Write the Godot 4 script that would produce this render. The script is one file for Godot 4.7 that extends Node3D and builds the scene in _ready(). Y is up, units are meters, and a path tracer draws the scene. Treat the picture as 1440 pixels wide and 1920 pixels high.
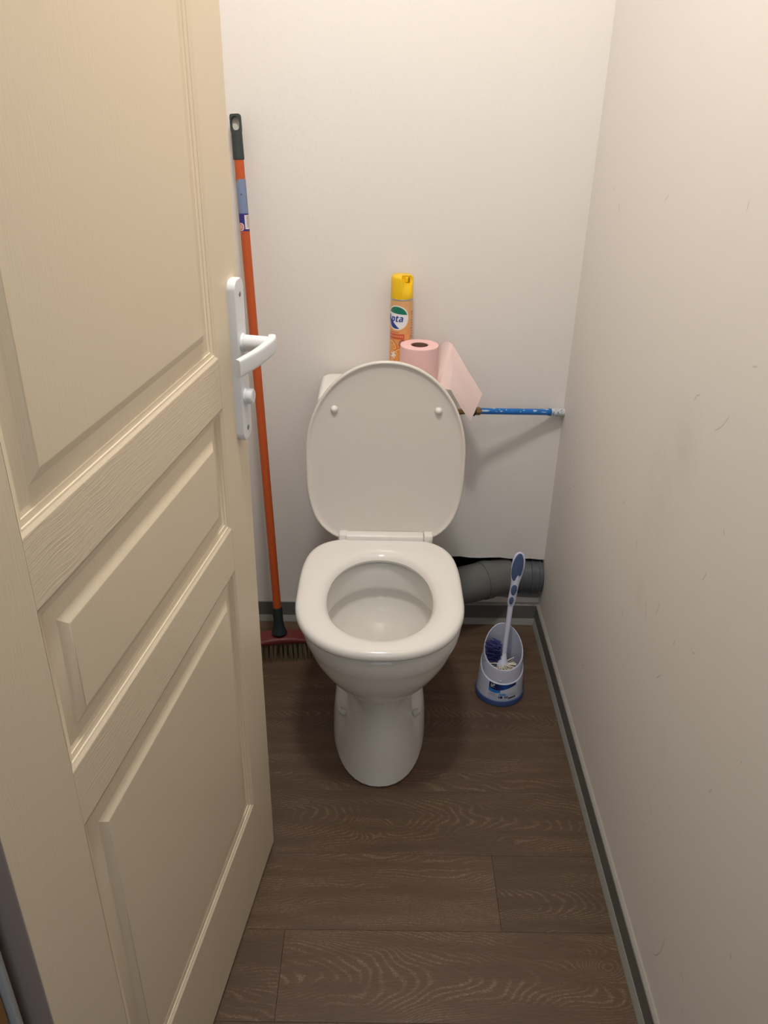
extends Node3D

# ---------------------------------------------------------------- mesh building
class MB:
	var v := PackedVector3Array()
	var i := PackedInt32Array()
	var uv := PackedVector2Array()

	func add(p: Vector3, t := Vector2.ZERO) -> int:
		v.append(p)
		uv.append(t)
		return v.size() - 1

	func tri(a: int, b: int, c: int) -> void:
		i.append(a); i.append(b); i.append(c)

	func quad(a: int, b: int, c: int, d: int) -> void:
		tri(a, b, c)
		tri(a, c, d)

	# rows: Array of PackedVector3Array of equal length
	func grid(rows: Array, close_u := false, close_v := false, uvs := []) -> void:
		var base := v.size()
		var n: int = rows[0].size()
		for r in rows.size():
			for k in n:
				var t := Vector2(float(k) / n, float(r) / maxf(1.0, rows.size() - 1))
				if uvs.size() > 0:
					t = uvs[r][k]
				add(rows[r][k], t)
		var rr: int = rows.size() if close_v else rows.size() - 1
		var nn: int = n if close_u else n - 1
		for r in rr:
			var r2: int = (r + 1) % rows.size()
			for k in nn:
				var k2: int = (k + 1) % n
				quad(base + r * n + k, base + r * n + k2, base + r2 * n + k2, base + r2 * n + k)

	func fan(ring: PackedVector3Array, flip := false) -> void:
		var c := Vector3.ZERO
		for p in ring:
			c += p
		c /= ring.size()
		var b := add(c)
		for p in ring:
			add(p)
		var n := ring.size()
		for k in n:
			if flip:
				tri(b, b + 1 + (k + 1) % n, b + 1 + k)
			else:
				tri(b, b + 1 + k, b + 1 + (k + 1) % n)

	func merge(o: MB) -> void:
		var b := v.size()
		v.append_array(o.v)
		uv.append_array(o.uv)
		for k in o.i:
			i.append(k + b)

	func moved(t: Transform3D) -> MB:
		for k in v.size():
			v[k] = t * v[k]
		return self

	# turn a closed shape so that its faces look outwards (clockwise fronts)
	func outward() -> MB:
		var c := Vector3.ZERO
		for p in v:
			c += p
		c /= maxf(1, v.size())
		var vol := 0.0
		for k in range(0, i.size(), 3):
			vol += (v[i[k]] - c).dot((v[i[k + 1]] - c).cross(v[i[k + 2]] - c))
		if vol > 0.0:
			for k in range(0, i.size(), 3):
				var t := i[k + 1]
				i[k + 1] = i[k + 2]
				i[k + 2] = t
		return self

	func mesh(crease := 38.0) -> ArrayMesh:
		var nf := i.size() / 3
		var fn := PackedVector3Array()
		fn.resize(nf)
		var near := {}
		for f in nf:
			var a := v[i[f * 3]]
			var b := v[i[f * 3 + 1]]
			var c := v[i[f * 3 + 2]]
			fn[f] = (c - a).cross(b - a)
			for k in 3:
				var q := Vector3i((v[i[f * 3 + k]] * 20000.0).round())
				if not near.has(q):
					near[q] = PackedInt32Array()
				near[q].append(f)
		var ov := PackedVector3Array()
		var on := PackedVector3Array()
		var ou := PackedVector2Array()
		var lim := cos(deg_to_rad(crease))
		for f in nf:
			if fn[f].length_squared() < 1e-22:
				continue
			var n0 := fn[f].normalized()
			for k in 3:
				var id := i[f * 3 + k]
				var q := Vector3i((v[id] * 20000.0).round())
				var s := Vector3.ZERO
				for g in near[q]:
					if fn[g].length_squared() > 1e-22 and fn[g].normalized().dot(n0) >= lim:
						s += fn[g]
				ov.append(v[id])
				on.append(s.normalized() if s.length_squared() > 1e-24 else n0)
				ou.append(uv[id])
		var arr := []
		arr.resize(Mesh.ARRAY_MAX)
		arr[Mesh.ARRAY_VERTEX] = ov
		arr[Mesh.ARRAY_NORMAL] = on
		arr[Mesh.ARRAY_TEX_UV] = ou
		var m := ArrayMesh.new()
		m.add_surface_from_arrays(Mesh.PRIMITIVE_TRIANGLES, arr)
		return m

static func rbox(c: Vector3, size: Vector3, r := 0.003, uvs := 1.0) -> MB:
	var m := MB.new()
	var h := size / 2.0
	r = minf(r, minf(h.x, minf(h.y, h.z)) * 0.98)
	for ax in 3:
		for sg in [-1.0, 1.0]:
			var u := (ax + 1) % 3
			var w := (ax + 2) % 3
			var lu := [-h[u], -h[u] + r, h[u] - r, h[u]]
			var lw := [-h[w], -h[w] + r, h[w] - r, h[w]]
			var rows := []
			var tx := []
			for b in lw:
				var row := PackedVector3Array()
				var tr := []
				for a in lu:
					var p := Vector3.ZERO
					p[ax] = h[ax] * sg
					p[u] = a
					p[w] = b
					var inner := p.clamp(-(h - Vector3.ONE * r), h - Vector3.ONE * r)
					var d := p - inner
					p = inner + d.normalized() * r
					row.append(p + c)
					var q := p + c
					tr.append(Vector2(q.x if ax != 0 else q.z, q.y if ax != 1 else q.z) * uvs)
				rows.append(row)
				tx.append(tr)
			var g := MB.new()
			g.grid(rows, false, false, tx)
			# face outwards
			var nn := (g.v[g.i[2]] - g.v[g.i[0]]).cross(g.v[g.i[1]] - g.v[g.i[0]])
			var mid := MB.new()
			mid.grid([PackedVector3Array([g.v[5], g.v[6]]), PackedVector3Array([g.v[9], g.v[10]])])
			nn = (g.v[10] - g.v[5]).cross(g.v[6] - g.v[5])
			if nn[ax] * sg < 0:
				for k in range(0, g.i.size(), 3):
					var t := g.i[k + 1]
					g.i[k + 1] = g.i[k + 2]
					g.i[k + 2] = t
			m.merge(g)
	return m

# profile of (radius, height) turned about y
static func lathe(pr: Array, n := 32, at := Vector3.ZERO) -> MB:
	var m := MB.new()
	var rows := []
	var tx := []
	for q in pr:
		var row := PackedVector3Array()
		var tr := []
		for k in n + 1:
			var a := TAU * k / n
			row.append(at + Vector3(sin(a) * q.x, q.y, cos(a) * q.x))
			tr.append(Vector2(float(k) / n, q.y))
		rows.append(row)
		tx.append(tr)
	m.grid(rows, false, false, tx)
	return m.outward()

# tube along a path; rad: Array of radii or of Vector2 (across, along the second axis)
static func tube(path: Array, rad: Array, n := 16, caps := true, first := Vector3.ZERO) -> MB:
	var m := MB.new()
	var rows := []
	var tx := []
	var t0: Vector3 = (path[1] - path[0]).normalized()
	var nx := first
	if nx == Vector3.ZERO:
		nx = t0.cross(Vector3.UP if absf(t0.y) < 0.9 else Vector3.RIGHT).normalized()
	var run := 0.0
	for k in path.size():
		var t: Vector3
		if k == 0:
			t = t0
		elif k == path.size() - 1:
			t = (path[k] - path[k - 1]).normalized()
		else:
			t = ((path[k] - path[k - 1]).normalized() + (path[k + 1] - path[k]).normalized()).normalized()
		if k > 0:
			run += (path[k] - path[k - 1]).length()
		nx = (nx - t * nx.dot(t)).normalized()
		var ny := t.cross(nx)
		var row := PackedVector3Array()
		var tr := []
		for j in n + 1:
			var a := TAU * j / n
			var r = rad[mini(k, rad.size() - 1)]
			var rx: float = r.x if r is Vector2 else r
			var ry: float = r.y if r is Vector2 else r
			row.append(path[k] + nx * cos(a) * rx + ny * sin(a) * ry)
			tr.append(Vector2(float(j) / n, run))
		rows.append(row)
		tx.append(tr)
	m.grid(rows, false, false, tx)
	if caps:
		var a0: PackedVector3Array = rows[0].slice(0, n)
		var a1: PackedVector3Array = rows[rows.size() - 1].slice(0, n)
		m.fan(a0, false)
		m.fan(a1, true)
	return m.outward()

static func smooth_path(keys: Array, steps := 8) -> Array:
	var out := []
	for k in keys.size() - 1:
		var a = keys[maxi(k - 1, 0)]
		var b = keys[k]
		var c = keys[k + 1]
		var d = keys[mini(k + 2, keys.size() - 1)]
		for s in steps:
			var t := float(s) / steps
			out.append(b.cubic_interpolate(c, a, d, t))
	out.append(keys[keys.size() - 1])
	return out

# closed outline in a plane: squarer (nr) at the rear, rounder (nf) at the front
static func outline(hw: float, zc: float, zf: float, zb: float, nf := 2.2, nr := 3.0, n := 64) -> PackedVector2Array:
	var o := PackedVector2Array()
	for k in n:
		var a := TAU * k / n
		var c := cos(a)
		var s := sin(a)
		var e := nf if c >= 0 else nr
		# radius along the direction so that the points spread evenly round the curve
		var len := zf - zc if c >= 0 else zc - zb
		var q := pow(pow(absf(c), e) + pow(absf(s), e), -1.0 / e)
		o.append(Vector2(hw * s * q, zc + len * c * q))
	return o

static func ring_at(o: PackedVector2Array, y: float) -> PackedVector3Array:
	var r := PackedVector3Array()
	for p in o:
		r.append(Vector3(p.x, y, p.y))
	return r

# flat polygon (x, y) pulled out between z0 and z1
static func prism(poly: PackedVector2Array, z0: float, z1: float) -> MB:
	var m := MB.new()
	var t := Geometry2D.triangulate_polygon(poly)
	for z in [z0, z1]:
		var b := m.v.size()
		for p in poly:
			m.add(Vector3(p.x, p.y, z), p)
		for k in range(0, t.size(), 3):
			if z == z0:
				m.tri(b + t[k], b + t[k + 1], b + t[k + 2])
			else:
				m.tri(b + t[k], b + t[k + 2], b + t[k + 1])
	var cw := Geometry2D.is_polygon_clockwise(poly)
	var n := poly.size()
	for k in n:
		var p := poly[k]
		var q := poly[(k + 1) % n]
		var a := m.add(Vector3(p.x, p.y, z0), p)
		var b2 := m.add(Vector3(q.x, q.y, z0), q)
		var c := m.add(Vector3(q.x, q.y, z1), q)
		var d := m.add(Vector3(p.x, p.y, z1), p)
		m.quad(a, d, c, b2)
	# orient each face from the sign of the whole
	var area := 0.0
	for k in n:
		area += poly[k].cross(poly[(k + 1) % n])
	var capn := 0.0
	for k in range(0, t.size(), 3):
		capn += (poly[t[k + 1]] - poly[t[k]]).cross(poly[t[k + 2]] - poly[t[k]])
	if area * (z1 - z0) < 0:
		for k in range(t.size() * 2, m.i.size(), 3):
			var s := m.i[k + 1]
			m.i[k + 1] = m.i[k + 2]
			m.i[k + 2] = s
	if capn * (z1 - z0) > 0:
		for k in range(0, t.size() * 2, 3):
			var s := m.i[k + 1]
			m.i[k + 1] = m.i[k + 2]
			m.i[k + 2] = s
	# the caps' sense: front cap (z1) must look along +z
	var q0 := t.size()
	var fa := m.v[m.i[q0]]
	var fb := m.v[m.i[q0 + 1]]
	var fc := m.v[m.i[q0 + 2]]
	if (fc - fa).cross(fb - fa).z * (z1 - z0) < 0:
		for k in range(0, t.size() * 2, 3):
			var s := m.i[k + 1]
			m.i[k + 1] = m.i[k + 2]
			m.i[k + 2] = s
	# the sides' sense: test the first side against the outside of the polygon
	var s0 := t.size() * 2
	var ea := m.v[m.i[s0]]
	var sn := (m.v[m.i[s0 + 2]] - ea).cross(m.v[m.i[s0 + 1]] - ea).normalized()
	var mid := (poly[0] + poly[1]) / 2.0 + Vector2(sn.x, sn.y) * 0.0005
	if Geometry2D.is_point_in_polygon(mid, poly):
		for k in range(s0, m.i.size(), 3):
			var s := m.i[k + 1]
			m.i[k + 1] = m.i[k + 2]
			m.i[k + 2] = s
	return m

# ---------------------------------------------------------------- nodes
var taken := {}

func numbered(called: String) -> String:
	if not taken.has(called):
		taken[called] = 0
		return called
	taken[called] += 1
	return "%s_%03d" % [called, taken[called]]

func obj(called: String, m, mat: Material, parent: Node = self, crease := 38.0) -> MeshInstance3D:
	var o := MeshInstance3D.new()
	o.name = called
	o.mesh = m.mesh(crease) if m is MB else m
	o.material_override = mat
	parent.add_child(o, true)
	return o

func thing(called: String, label: String, category: String, at := Vector3.ZERO, kind := "") -> Node3D:
	var o := Node3D.new()
	o.name = numbered(called)
	add_child(o, true)
	o.position = at
	o.set_meta("label", label)
	o.set_meta("category", category)
	if kind:
		o.set_meta("kind", kind)
	return o

func tag(o: Node, label: String, category: String, kind := "") -> Node:
	o.set_meta("label", label)
	o.set_meta("category", category)
	if kind:
		o.set_meta("kind", kind)
	return o

# ---------------------------------------------------------------- materials
func mat(c: Color, rough := 0.6, spec := 0.5) -> StandardMaterial3D:
	var m := StandardMaterial3D.new()
	m.albedo_color = c
	m.roughness = rough
	m.metallic_specular = spec
	return m

func hex(r: int, g: int, b: int) -> Color:
	return Color(r / 255.0, g / 255.0, b / 255.0)

func noise(seed_: int, freq: float, oct := 3) -> FastNoiseLite:
	var n := FastNoiseLite.new()
	n.seed = seed_
	n.noise_type = FastNoiseLite.TYPE_SIMPLEX_SMOOTH
	n.frequency = freq
	n.fractal_octaves = oct
	return n

# limed-oak vinyl plank: light grain lines on a grey-brown ground
func wood_image(seed_: int, v0: float, a: float, b: float, tone: float, knot := Vector2(-9, 0)) -> ImageTexture:
	var w := 1536
	var h := 224
	var length := 1.30
	var width := 0.1747
	var n1 := noise(seed_, 1.0, 2)
	var n2 := noise(seed_ + 1, 1.0, 2)
	var nf := noise(seed_ + 2, 1.0, 1)
	var data := PackedByteArray()
	data.resize(w * h * 3)
	var dark := Vector3(82, 63, 49) * tone
	var light := Vector3(136, 115, 96) * tone
	var k := 0
	for y in h:
		var v := (float(y) / h - 0.5) * width
		for x in w:
			var u := float(x) / w * length
			var vv := v - v0 + 0.010 * n1.get_noise_2d(u * 5.0, v * 14.0)
			var extra := 0.0
			if knot.x > -1.0:
				var dk := Vector2((u - knot.x) * 0.7, v - knot.y).length()
				extra = 7.0 * exp(-dk * dk / 0.0007)
			var ph := a * vv * vv + b * u + 2.2 * n2.get_noise_2d(u * 4.0, v * 10.0) + extra
			var jag := nf.get_noise_2d(u * 150.0, v * 420.0)
			ph += 0.20 * jag
			var line := pow(0.5 + 0.5 * cos(TAU * ph), 9.0)
			var streak := 0.5 + 0.5 * n1.get_noise_2d(u * 14.0 + 40.0, v * 620.0)
			var fleck := 0.5 + 0.5 * nf.get_noise_2d(u * 45.0 + 90.0, v * 900.0)
			var patch := 0.5 + 0.5 * n2.get_noise_2d(u * 3.0 + 7.0, v * 25.0)
			var strong := clampf(2.6 * patch - 0.75, 0.06, 1.0)
			var f := 0.10 + 0.30 * streak * fleck * 1.6 + 0.62 * line * strong + 0.16 * (patch - 0.5)
			f = clampf(f, 0.0, 1.0)
			data[k] = int(lerpf(dark.x, light.x, f))
			data[k + 1] = int(lerpf(dark.y, light.y, f))
			data[k + 2] = int(lerpf(dark.z, light.z, f))
			k += 3
	var im := Image.create_from_data(w, h, false, Image.FORMAT_RGB8, data)
	return ImageTexture.create_from_image(im)

# embossed wood grain of the moulded door skin: heights, grain runs along v
func grain_relief() -> ImageTexture:
	var s := 512
	var n1 := noise(71, 1.0, 2)
	var n2 := noise(72, 1.0, 2)
	var data := PackedByteArray()
	data.resize(s * s)
	for y in s:
		for x in s:
			var u := float(x) / s * 0.25
			var v := float(y) / s * 0.5
			var wob := 0.004 * n2.get_noise_2d(u * 10.0, v * 8.0)
			var g := n1.get_noise_2d((u + wob) * 520.0, v * 14.0)
			var g2 := n2.get_noise_2d((u + wob) * 240.0, v * 5.0)
			data[y * s + x] = int(clampf(128.0 + 90.0 * g + 60.0 * g2, 0, 255))
	return ImageTexture.create_from_image(Image.create_from_data(s, s, false, Image.FORMAT_L8, data))

func plaster_relief() -> ImageTexture:
	var s := 512
	var n1 := noise(81, 1.0, 3)
	var n2 := noise(82, 1.0, 1)
	var data := PackedByteArray()
	data.resize(s * s)
	for y in s:
		for x in s:
			var g := n1.get_noise_2d(x * 0.05, y * 0.05) * 60.0 + n2.get_noise_2d(x * 0.35, y * 0.35) * 40.0
			data[y * s + x] = int(clampf(128.0 + g, 0, 255))
	return ImageTexture.create_from_image(Image.create_from_data(s, s, false, Image.FORMAT_L8, data))

func wall_mat(c: Color, relief: Texture2D) -> StandardMaterial3D:
	var m := mat(c, 0.62, 0.35)
	m.uv1_triplanar = true
	m.uv1_world_triplanar = true
	m.uv1_scale = Vector3.ONE * 2.2
	m.heightmap_enabled = true
	m.heightmap_texture = relief
	m.heightmap_scale = 0.05
	return m

# ---------------------------------------------------------------- the scene
const XR := 0.483          # right wall
const XL := -0.47          # left wall
const ZF := 1.545          # room face of the doorway wall
const ZO := 1.645          # corridor face of the doorway wall
const ZEND := 3.10
const HC := 2.75
const XT := 0.013          # middle of the toilet

var white_wall: Material
var ceramic: Material
var cream: StandardMaterial3D
var relief: Texture2D

func _ready() -> void:
	# camera, light, exposure
	var cam := Camera3D.new()
	cam.name = "camera"
	add_child(cam)
	cam.position = Vector3(0, 1.4576, 2.0282)
	cam.rotation_order = EULER_ORDER_YXZ
	cam.rotation = Vector3(-0.4927, -0.0092, 0.0208)
	cam.fov = 63.72
	cam.near = 0.02
	cam.current = true
	var we := WorldEnvironment.new()
	we.name = "world_environment"
	var env := Environment.new()
	env.background_mode = Environment.BG_COLOR
	env.background_color = Color(0.02, 0.02, 0.022)
	env.tonemap_mode = Environment.TONE_MAPPER_LINEAR
	env.tonemap_exposure = 1.0
	env.sdfgi_enabled = true
	env.ssao_enabled = true
	env.ssil_enabled = true
	we.environment = env
	add_child(we)
	ceiling_lamp(Vector3(-0.03, HC, 1.06), 1.82, Color(1.0, 0.985, 0.962))
	corridor_window(Color(0.88, 0.94, 1.0), 0.24)

	relief = plaster_relief()
	white_wall = wall_mat(hex(235, 230, 225), relief)
	ceramic = mat(hex(236, 233, 227), 0.10, 0.5)
	cream = mat(hex(230, 214, 188), 0.42, 0.45)
	shell()
	floor_planks()
	skirting()
	door_leaf()
	toilet()
	drain_pipe()
	water_pipe()
	broom()
	spray_can()
	paper_roll()
	brush_holder()
	toilet_brush()

# ---------------------------------------------------------------- lamps
func ceiling_lamp(at: Vector3, energy: float, c: Color) -> void:
	var t := thing("ceiling_lamp", "flat round white ceiling lamp above the toilet", "lamp", Vector3(at.x, HC, at.z))
	var wm := mat(hex(235, 235, 232), 0.4)
	obj("housing", lathe([Vector2(0, 0), Vector2(0.128, 0), Vector2(0.130, -0.003), Vector2(0.130, -0.030), Vector2(0.124, -0.036), Vector2(0.112, -0.036), Vector2(0.110, -0.030), Vector2(0, -0.030)], 40), wm, t)
	var bm := mat(hex(255, 250, 240), 0.3)
	bm.emission_enabled = true
	bm.emission = c
	bm.emission_energy_multiplier = 3.0
	obj("diffuser", lathe([Vector2(0, -0.031), Vector2(0.110, -0.031), Vector2(0.110, -0.036), Vector2(0.100, -0.039), Vector2(0, -0.040)], 40), bm, t)
	var l := AreaLight3D.new()
	l.name = "diffuser_light"
	t.add_child(l)
	l.position = Vector3(0, -0.043, 0)
	l.rotation.x = -PI / 2
	l.area_size = Vector2(0.19, 0.19)
	l.light_color = c
	l.light_energy = energy
	l.area_range = 8.0
	l.area_attenuation = 2.0
	l.shadow_enabled = true

func corridor_window(c: Color, energy: float) -> void:
	var t := thing("window_1", "white framed window in the corridor behind the viewer", "window", Vector3(0.05, 1.45, ZEND), "structure")
	var fm := mat(hex(232, 232, 230), 0.4)
	for s in [-1.0, 1.0]:
		obj("frame_side", rbox(Vector3(0.46 * s, 0, -0.01), Vector3(0.06, 1.26, 0.06), 0.006), fm, t)
		obj("frame_rail", rbox(Vector3(0, 0.60 * s, -0.01), Vector3(0.98, 0.06, 0.06), 0.006), fm, t)
	obj("mullion", rbox(Vector3(0, 0, -0.01), Vector3(0.05, 1.2, 0.05), 0.006), fm, t)
	var gm := mat(Color(0.8, 0.87, 0.95), 0.2)
	gm.emission_enabled = true
	gm.emission = c
	gm.emission_energy_multiplier = 1.0
	for s in [-1.0, 1.0]:
		obj("pane", rbox(Vector3(0.23 * s, 0, 0.0), Vector3(0.42, 1.16, 0.008), 0.002), gm, t)
	var l := AreaLight3D.new()
	l.name = "daylight"
	t.add_child(l)
	l.position = Vector3(0, 0, -0.05)
	l.area_size = Vector2(0.86, 1.16)
	l.light_color = c
	l.light_energy = energy
	l.area_range = 8.0
	l.area_attenuation = 2.0
	l.shadow_enabled = true

# ---------------------------------------------------------------- shell
func shell() -> void:
	# back wall, with the ragged opening for the drain broken out at the foot of the right corner
	var rng := RandomNumberGenerator.new()
	rng.seed = 5
	var p := PackedVector2Array([Vector2(XL - 0.1, -0.05), Vector2(XR + 0.1, -0.05), Vector2(XR + 0.1, 0.089), Vector2(0.470, 0.089)])
	for k in 9:
		p.append(Vector2(0.450 - k * 0.03, 0.089 + rng.randf_range(-0.003, 0.003)))
	p.append(Vector2(0.192, 0.095))
	p.append(Vector2(0.184, 0.120))
	p.append(Vector2(0.186, 0.165))
	p.append(Vector2(0.181, 0.205))
	p.append(Vector2(0.190, 0.226))
	for k in 9:
		p.append(Vector2(0.210 + k * 0.029, 0.2265 - k * 0.0004 + rng.randf_range(-0.0022, 0.0022)))
	p.append(Vector2(0.470, 0.2215))
	p.append(Vector2(XR + 0.1, 0.2215))
	p.append(Vector2(XR + 0.1, HC + 0.05))
	p.append(Vector2(XL - 0.1, HC + 0.05))
	var back := thing("wall_back", "white painted back wall behind the toilet with a broken-out pipe opening", "wall", Vector3.ZERO, "structure")
	obj("plaster_face", prism(p, -0.045, 0.0), white_wall, back, 25.0)
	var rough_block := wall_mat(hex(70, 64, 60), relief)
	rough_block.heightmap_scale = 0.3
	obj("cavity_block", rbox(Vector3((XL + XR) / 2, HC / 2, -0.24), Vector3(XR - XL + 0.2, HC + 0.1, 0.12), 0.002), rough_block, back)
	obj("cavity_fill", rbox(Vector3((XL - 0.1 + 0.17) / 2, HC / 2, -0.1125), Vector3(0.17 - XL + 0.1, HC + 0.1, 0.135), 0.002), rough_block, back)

	var right := thing("wall_right", "white painted right side wall with faint scuffs and scratches", "wall", Vector3.ZERO, "structure")
	var rm := MB.new()
	rm.merge(rbox(Vector3(XR + 0.05, HC / 2, (ZF + 0.10 - 0.3) / 2), Vector3(0.1, HC + 0.1, ZF + 0.10 + 0.3), 0.001))
	for k in rm.v.size():
		rm.uv[k] = Vector2(rm.v[k].z / 1.65, 1.0 - rm.v[k].y / 1.65)
	obj("plaster_face", rm, right_wall_mat(), right)

	tag(obj("wall_left", rbox(Vector3(XL - 0.05, HC / 2, ZF / 2 - 0.1), Vector3(0.1, HC + 0.1, ZF + 0.4), 0.001), white_wall), "white painted left side wall hidden behind the open door", "wall", "structure")
	var front := thing("wall_front", "white wall round the doorway beside the camera", "wall", Vector3.ZERO, "structure")
	obj("wall_pier", rbox(Vector3((XL - 1.0 - 0.385) / 2, HC / 2, (ZF + ZO) / 2), Vector3(-0.385 - XL + 1.0, HC + 0.1, ZO - ZF), 0.001), white_wall, front)
	obj("wall_pier", rbox(Vector3((0.46 + 1.45) / 2, HC / 2, (ZF + ZO) / 2), Vector3(0.99, HC + 0.1, ZO - ZF), 0.001), white_wall, front)
	obj("lintel", rbox(Vector3(0.03, (2.10 + HC) / 2 + 0.025, (ZF + ZO) / 2), Vector3(0.9, HC - 2.10 + 0.05, ZO - ZF), 0.001), white_wall, front)
	tag(obj("ceiling", rbox(Vector3(0, HC + 0.05, 1.4), Vector3(3.0, 0.1, 3.9), 0.001), white_wall), "plain white ceiling over the toilet room", "ceiling", "structure")
	# corridor behind the camera
	tag(obj("wall_corridor_left", rbox(Vector3(-1.40, HC / 2, (ZO + ZEND) / 2), Vector3(0.1, HC + 0.1, ZEND - ZO + 0.1), 0.001), white_wall), "white corridor wall left of the doorway", "wall", "structure")
	tag(obj("wall_corridor_right", rbox(Vector3(1.40, HC / 2, (ZO + ZEND) / 2), Vector3(0.1, HC + 0.1, ZEND - ZO + 0.1), 0.001), white_wall), "white corridor wall right of the doorway", "wall", "structure")
	tag(obj("wall_corridor_back", rbox(Vector3(0, HC / 2, ZEND + 0.07), Vector3(2.9, HC + 0.1, 0.1), 0.001), white_wall), "white corridor wall holding the window", "wall", "structure")

	# door frame: hinge jamb, latch jamb and head, with stop strips
	var fr := thing("trim_1", "cream painted wooden door frame at the doorway edge", "door frame", Vector3.ZERO, "structure")
	var jm := mat(hex(196, 184, 172), 0.5)
	obj("hinge_jamb", rbox(Vector3(-0.3725, 1.05, 1.5515), Vector3(0.060, 2.10, 0.009), 0.002), mat(hex(186, 188, 188), 0.5), fr)
	obj("latch_jamb", rbox(Vector3(0.435, 1.05, 1.59), Vector3(0.050, 2.10, 0.09), 0.004), jm, fr)
	obj("head_jamb", rbox(Vector3(0.03, 2.085, 1.59), Vector3(0.76, 0.030, 0.09), 0.004), jm, fr)
	obj("jamb_lining", rbox(Vector3(-0.3770, 1.05, 1.6120), Vector3(0.060, 2.10, 0.060), 0.003), jm, fr)
	var casing := thing("trim_2", "narrow brown wooden strip beside the hinge edge of the door", "casing", Vector3.ZERO, "structure")
	obj("casing_strip", rbox(Vector3(-0.3790, 1.05, 1.5695), Vector3(0.060, 2.10, 0.024), 0.002), mat(hex(150, 108, 58), 0.5), casing)

func right_wall_mat() -> StandardMaterial3D:
	var s := 1024
	var im := Image.create(s, s, false, Image.FORMAT_RGB8)
	var base := hex(235, 230, 225)
	im.fill(base)
	# grey rubbed stains, with their own grain
	var n := noise(33, 0.02, 4)
	var spots := [Vector3(0.80, 0.885, 0.10), Vector3(0.755, 0.80, 0.075), Vector3(0.84, 0.95, 0.06), Vector3(0.99, 0.47, 0.03), Vector3(0.77, 0.62, 0.03)]
	for sp in spots:
		var cx: float = sp.x / 1.65 * s
		var cy: float = (1.0 - sp.y / 1.65) * s
		var r: float = sp.z / 1.65 * s
		for y in range(int(cy - r * 1.3), int(cy + r * 1.3)):
			for x in range(int(cx - r), int(cx + r)):
				var d := Vector2((x - cx) / r, (y - cy) / (r * 1.3)).length()
				if d < 1.0:
					var q := n.get_noise_2d(x, y) * 0.5 + 0.5
					var a := clampf((1.0 - d) * 1.6, 0, 1) * clampf(q * 1.7 - 0.45, 0, 1) * 0.05
					im.set_pixel(x, y, im.get_pixel(x, y).lerp(hex(150, 134, 122), a))
	# scratches and nicks
	var rng := RandomNumberGenerator.new()
	rng.seed = 12
	var marks := [[0.93, 1.01, 0.05, 0.5], [0.84, 1.03, 0.012, 0.3], [0.86, 0.64, 0.03, 1.2], [0.92, 0.55, 0.02, 0.8], [1.02, 0.33, 0.02, 2.4], [0.82, 0.60, 0.03, 1.9], [1.15, 0.14, 0.07, 0.9], [1.0, 0.80, 0.02, 1.0], [0.7, 0.52, 0.02, 1.4]]
	for k in 34:
		marks.append([rng.randf_range(0.15, 1.35), rng.randf_range(0.15, 1.4), rng.randf_range(0.003, 0.02), rng.randf_range(0, 3.1)])
	for q in marks:
		var steps := int(q[2] / 1.65 * s * 2.0) + 2
		for k in steps:
			var t: float = float(k) / steps * q[2]
			var x := int((q[0] + cos(q[3] + t * 6.0) * t) / 1.65 * s)
			var y := int((1.0 - (q[1] + sin(q[3] + t * 6.0) * t) / 1.65) * s)
			if x >= 0 and y >= 0 and x < s and y < s:
				im.set_pixel(x, y, im.get_pixel(x, y).lerp(hex(150, 140, 130), 0.22))
	var m := mat(Color.WHITE, 0.62, 0.35)
	m.albedo_texture = ImageTexture.create_from_image(im)
	m.heightmap_enabled = true
	m.heightmap_texture = relief
	m.heightmap_scale = 0.05
	m.uv1_scale = Vector3.ONE
	return m

func floor_planks() -> void:
	var fl := thing("floor", "grey-brown limed oak vinyl plank floor", "floor", Vector3.ZERO, "structure")
	obj("subfloor", rbox(Vector3(0, -0.056, 1.4), Vector3(2.9, 0.1, 3.7), 0.001), mat(hex(40, 34, 30), 0.8), fl)
	# kinds of plank: seed, heart offset, arch tightness, ring rate, tone, knot
	var tex := [
		wood_image(11, 0.004, 1250.0, 34.0, 1.0, Vector2(0.93, -0.015)),
		wood_image(23, 0.11, 900.0, 10.0, 0.97),
		wood_image(37, -0.012, 1300.0, 36.0, 0.95, Vector2(0.60, 0.02)),
		wood_image(53, -0.13, 800.0, 7.0, 1.0),
		wood_image(67, 0.02, 1900.0, 55.0, 0.93),
	]
	var mats := []
	for t in tex:
		var m := mat(Color.WHITE, 0.42, 0.42)
		m.albedo_texture = t
		mats.append(m)
	var w := 0.1747
	# [row (0 = the row whose far seam lies at z 0.4894), x from, x to, kind, shift of the print]
	var z0 := 0.4894
	var rows := [
		[-3, -0.50, 0.50, 3, 0.10], [-2, -0.50, 0.12, 1, 0.15], [-2, 0.12, 0.50, 3, 0.3], [-1, -0.50, 0.50, 4, 0.1],
		[0, -0.50, 0.50, 1, 0.05], [1, -0.50, 0.50, 2, 0.10], [2, -0.50, 0.2527, 3, 0.2], [2, 0.2527, 0.60, 4, 0.05],
		[3, -0.60, -0.1641, 1, 0.4], [3, -0.1641, 0.60, 0, 0.33], [4, -0.50, 0.50, 2, 0.2], [5, -0.50, 0.50, 1, 0.0]]
	for r in range(6, 15):
		rows.append([r, -1.35, -0.30 + 0.2 * (r % 3), r % 5, 0.0])
		rows.append([r, -0.30 + 0.2 * (r % 3), 0.75, (r + 2) % 5, 0.05])
		rows.append([r, 0.75, 1.35, (r + 1) % 5, 0.3])
	for q in rows:
		var za: float = z0 + q[0] * w
		obj("plank", plank(q[1], q[2], za, za + w, q[4]), mats[q[3]], fl, 20.0)

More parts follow.
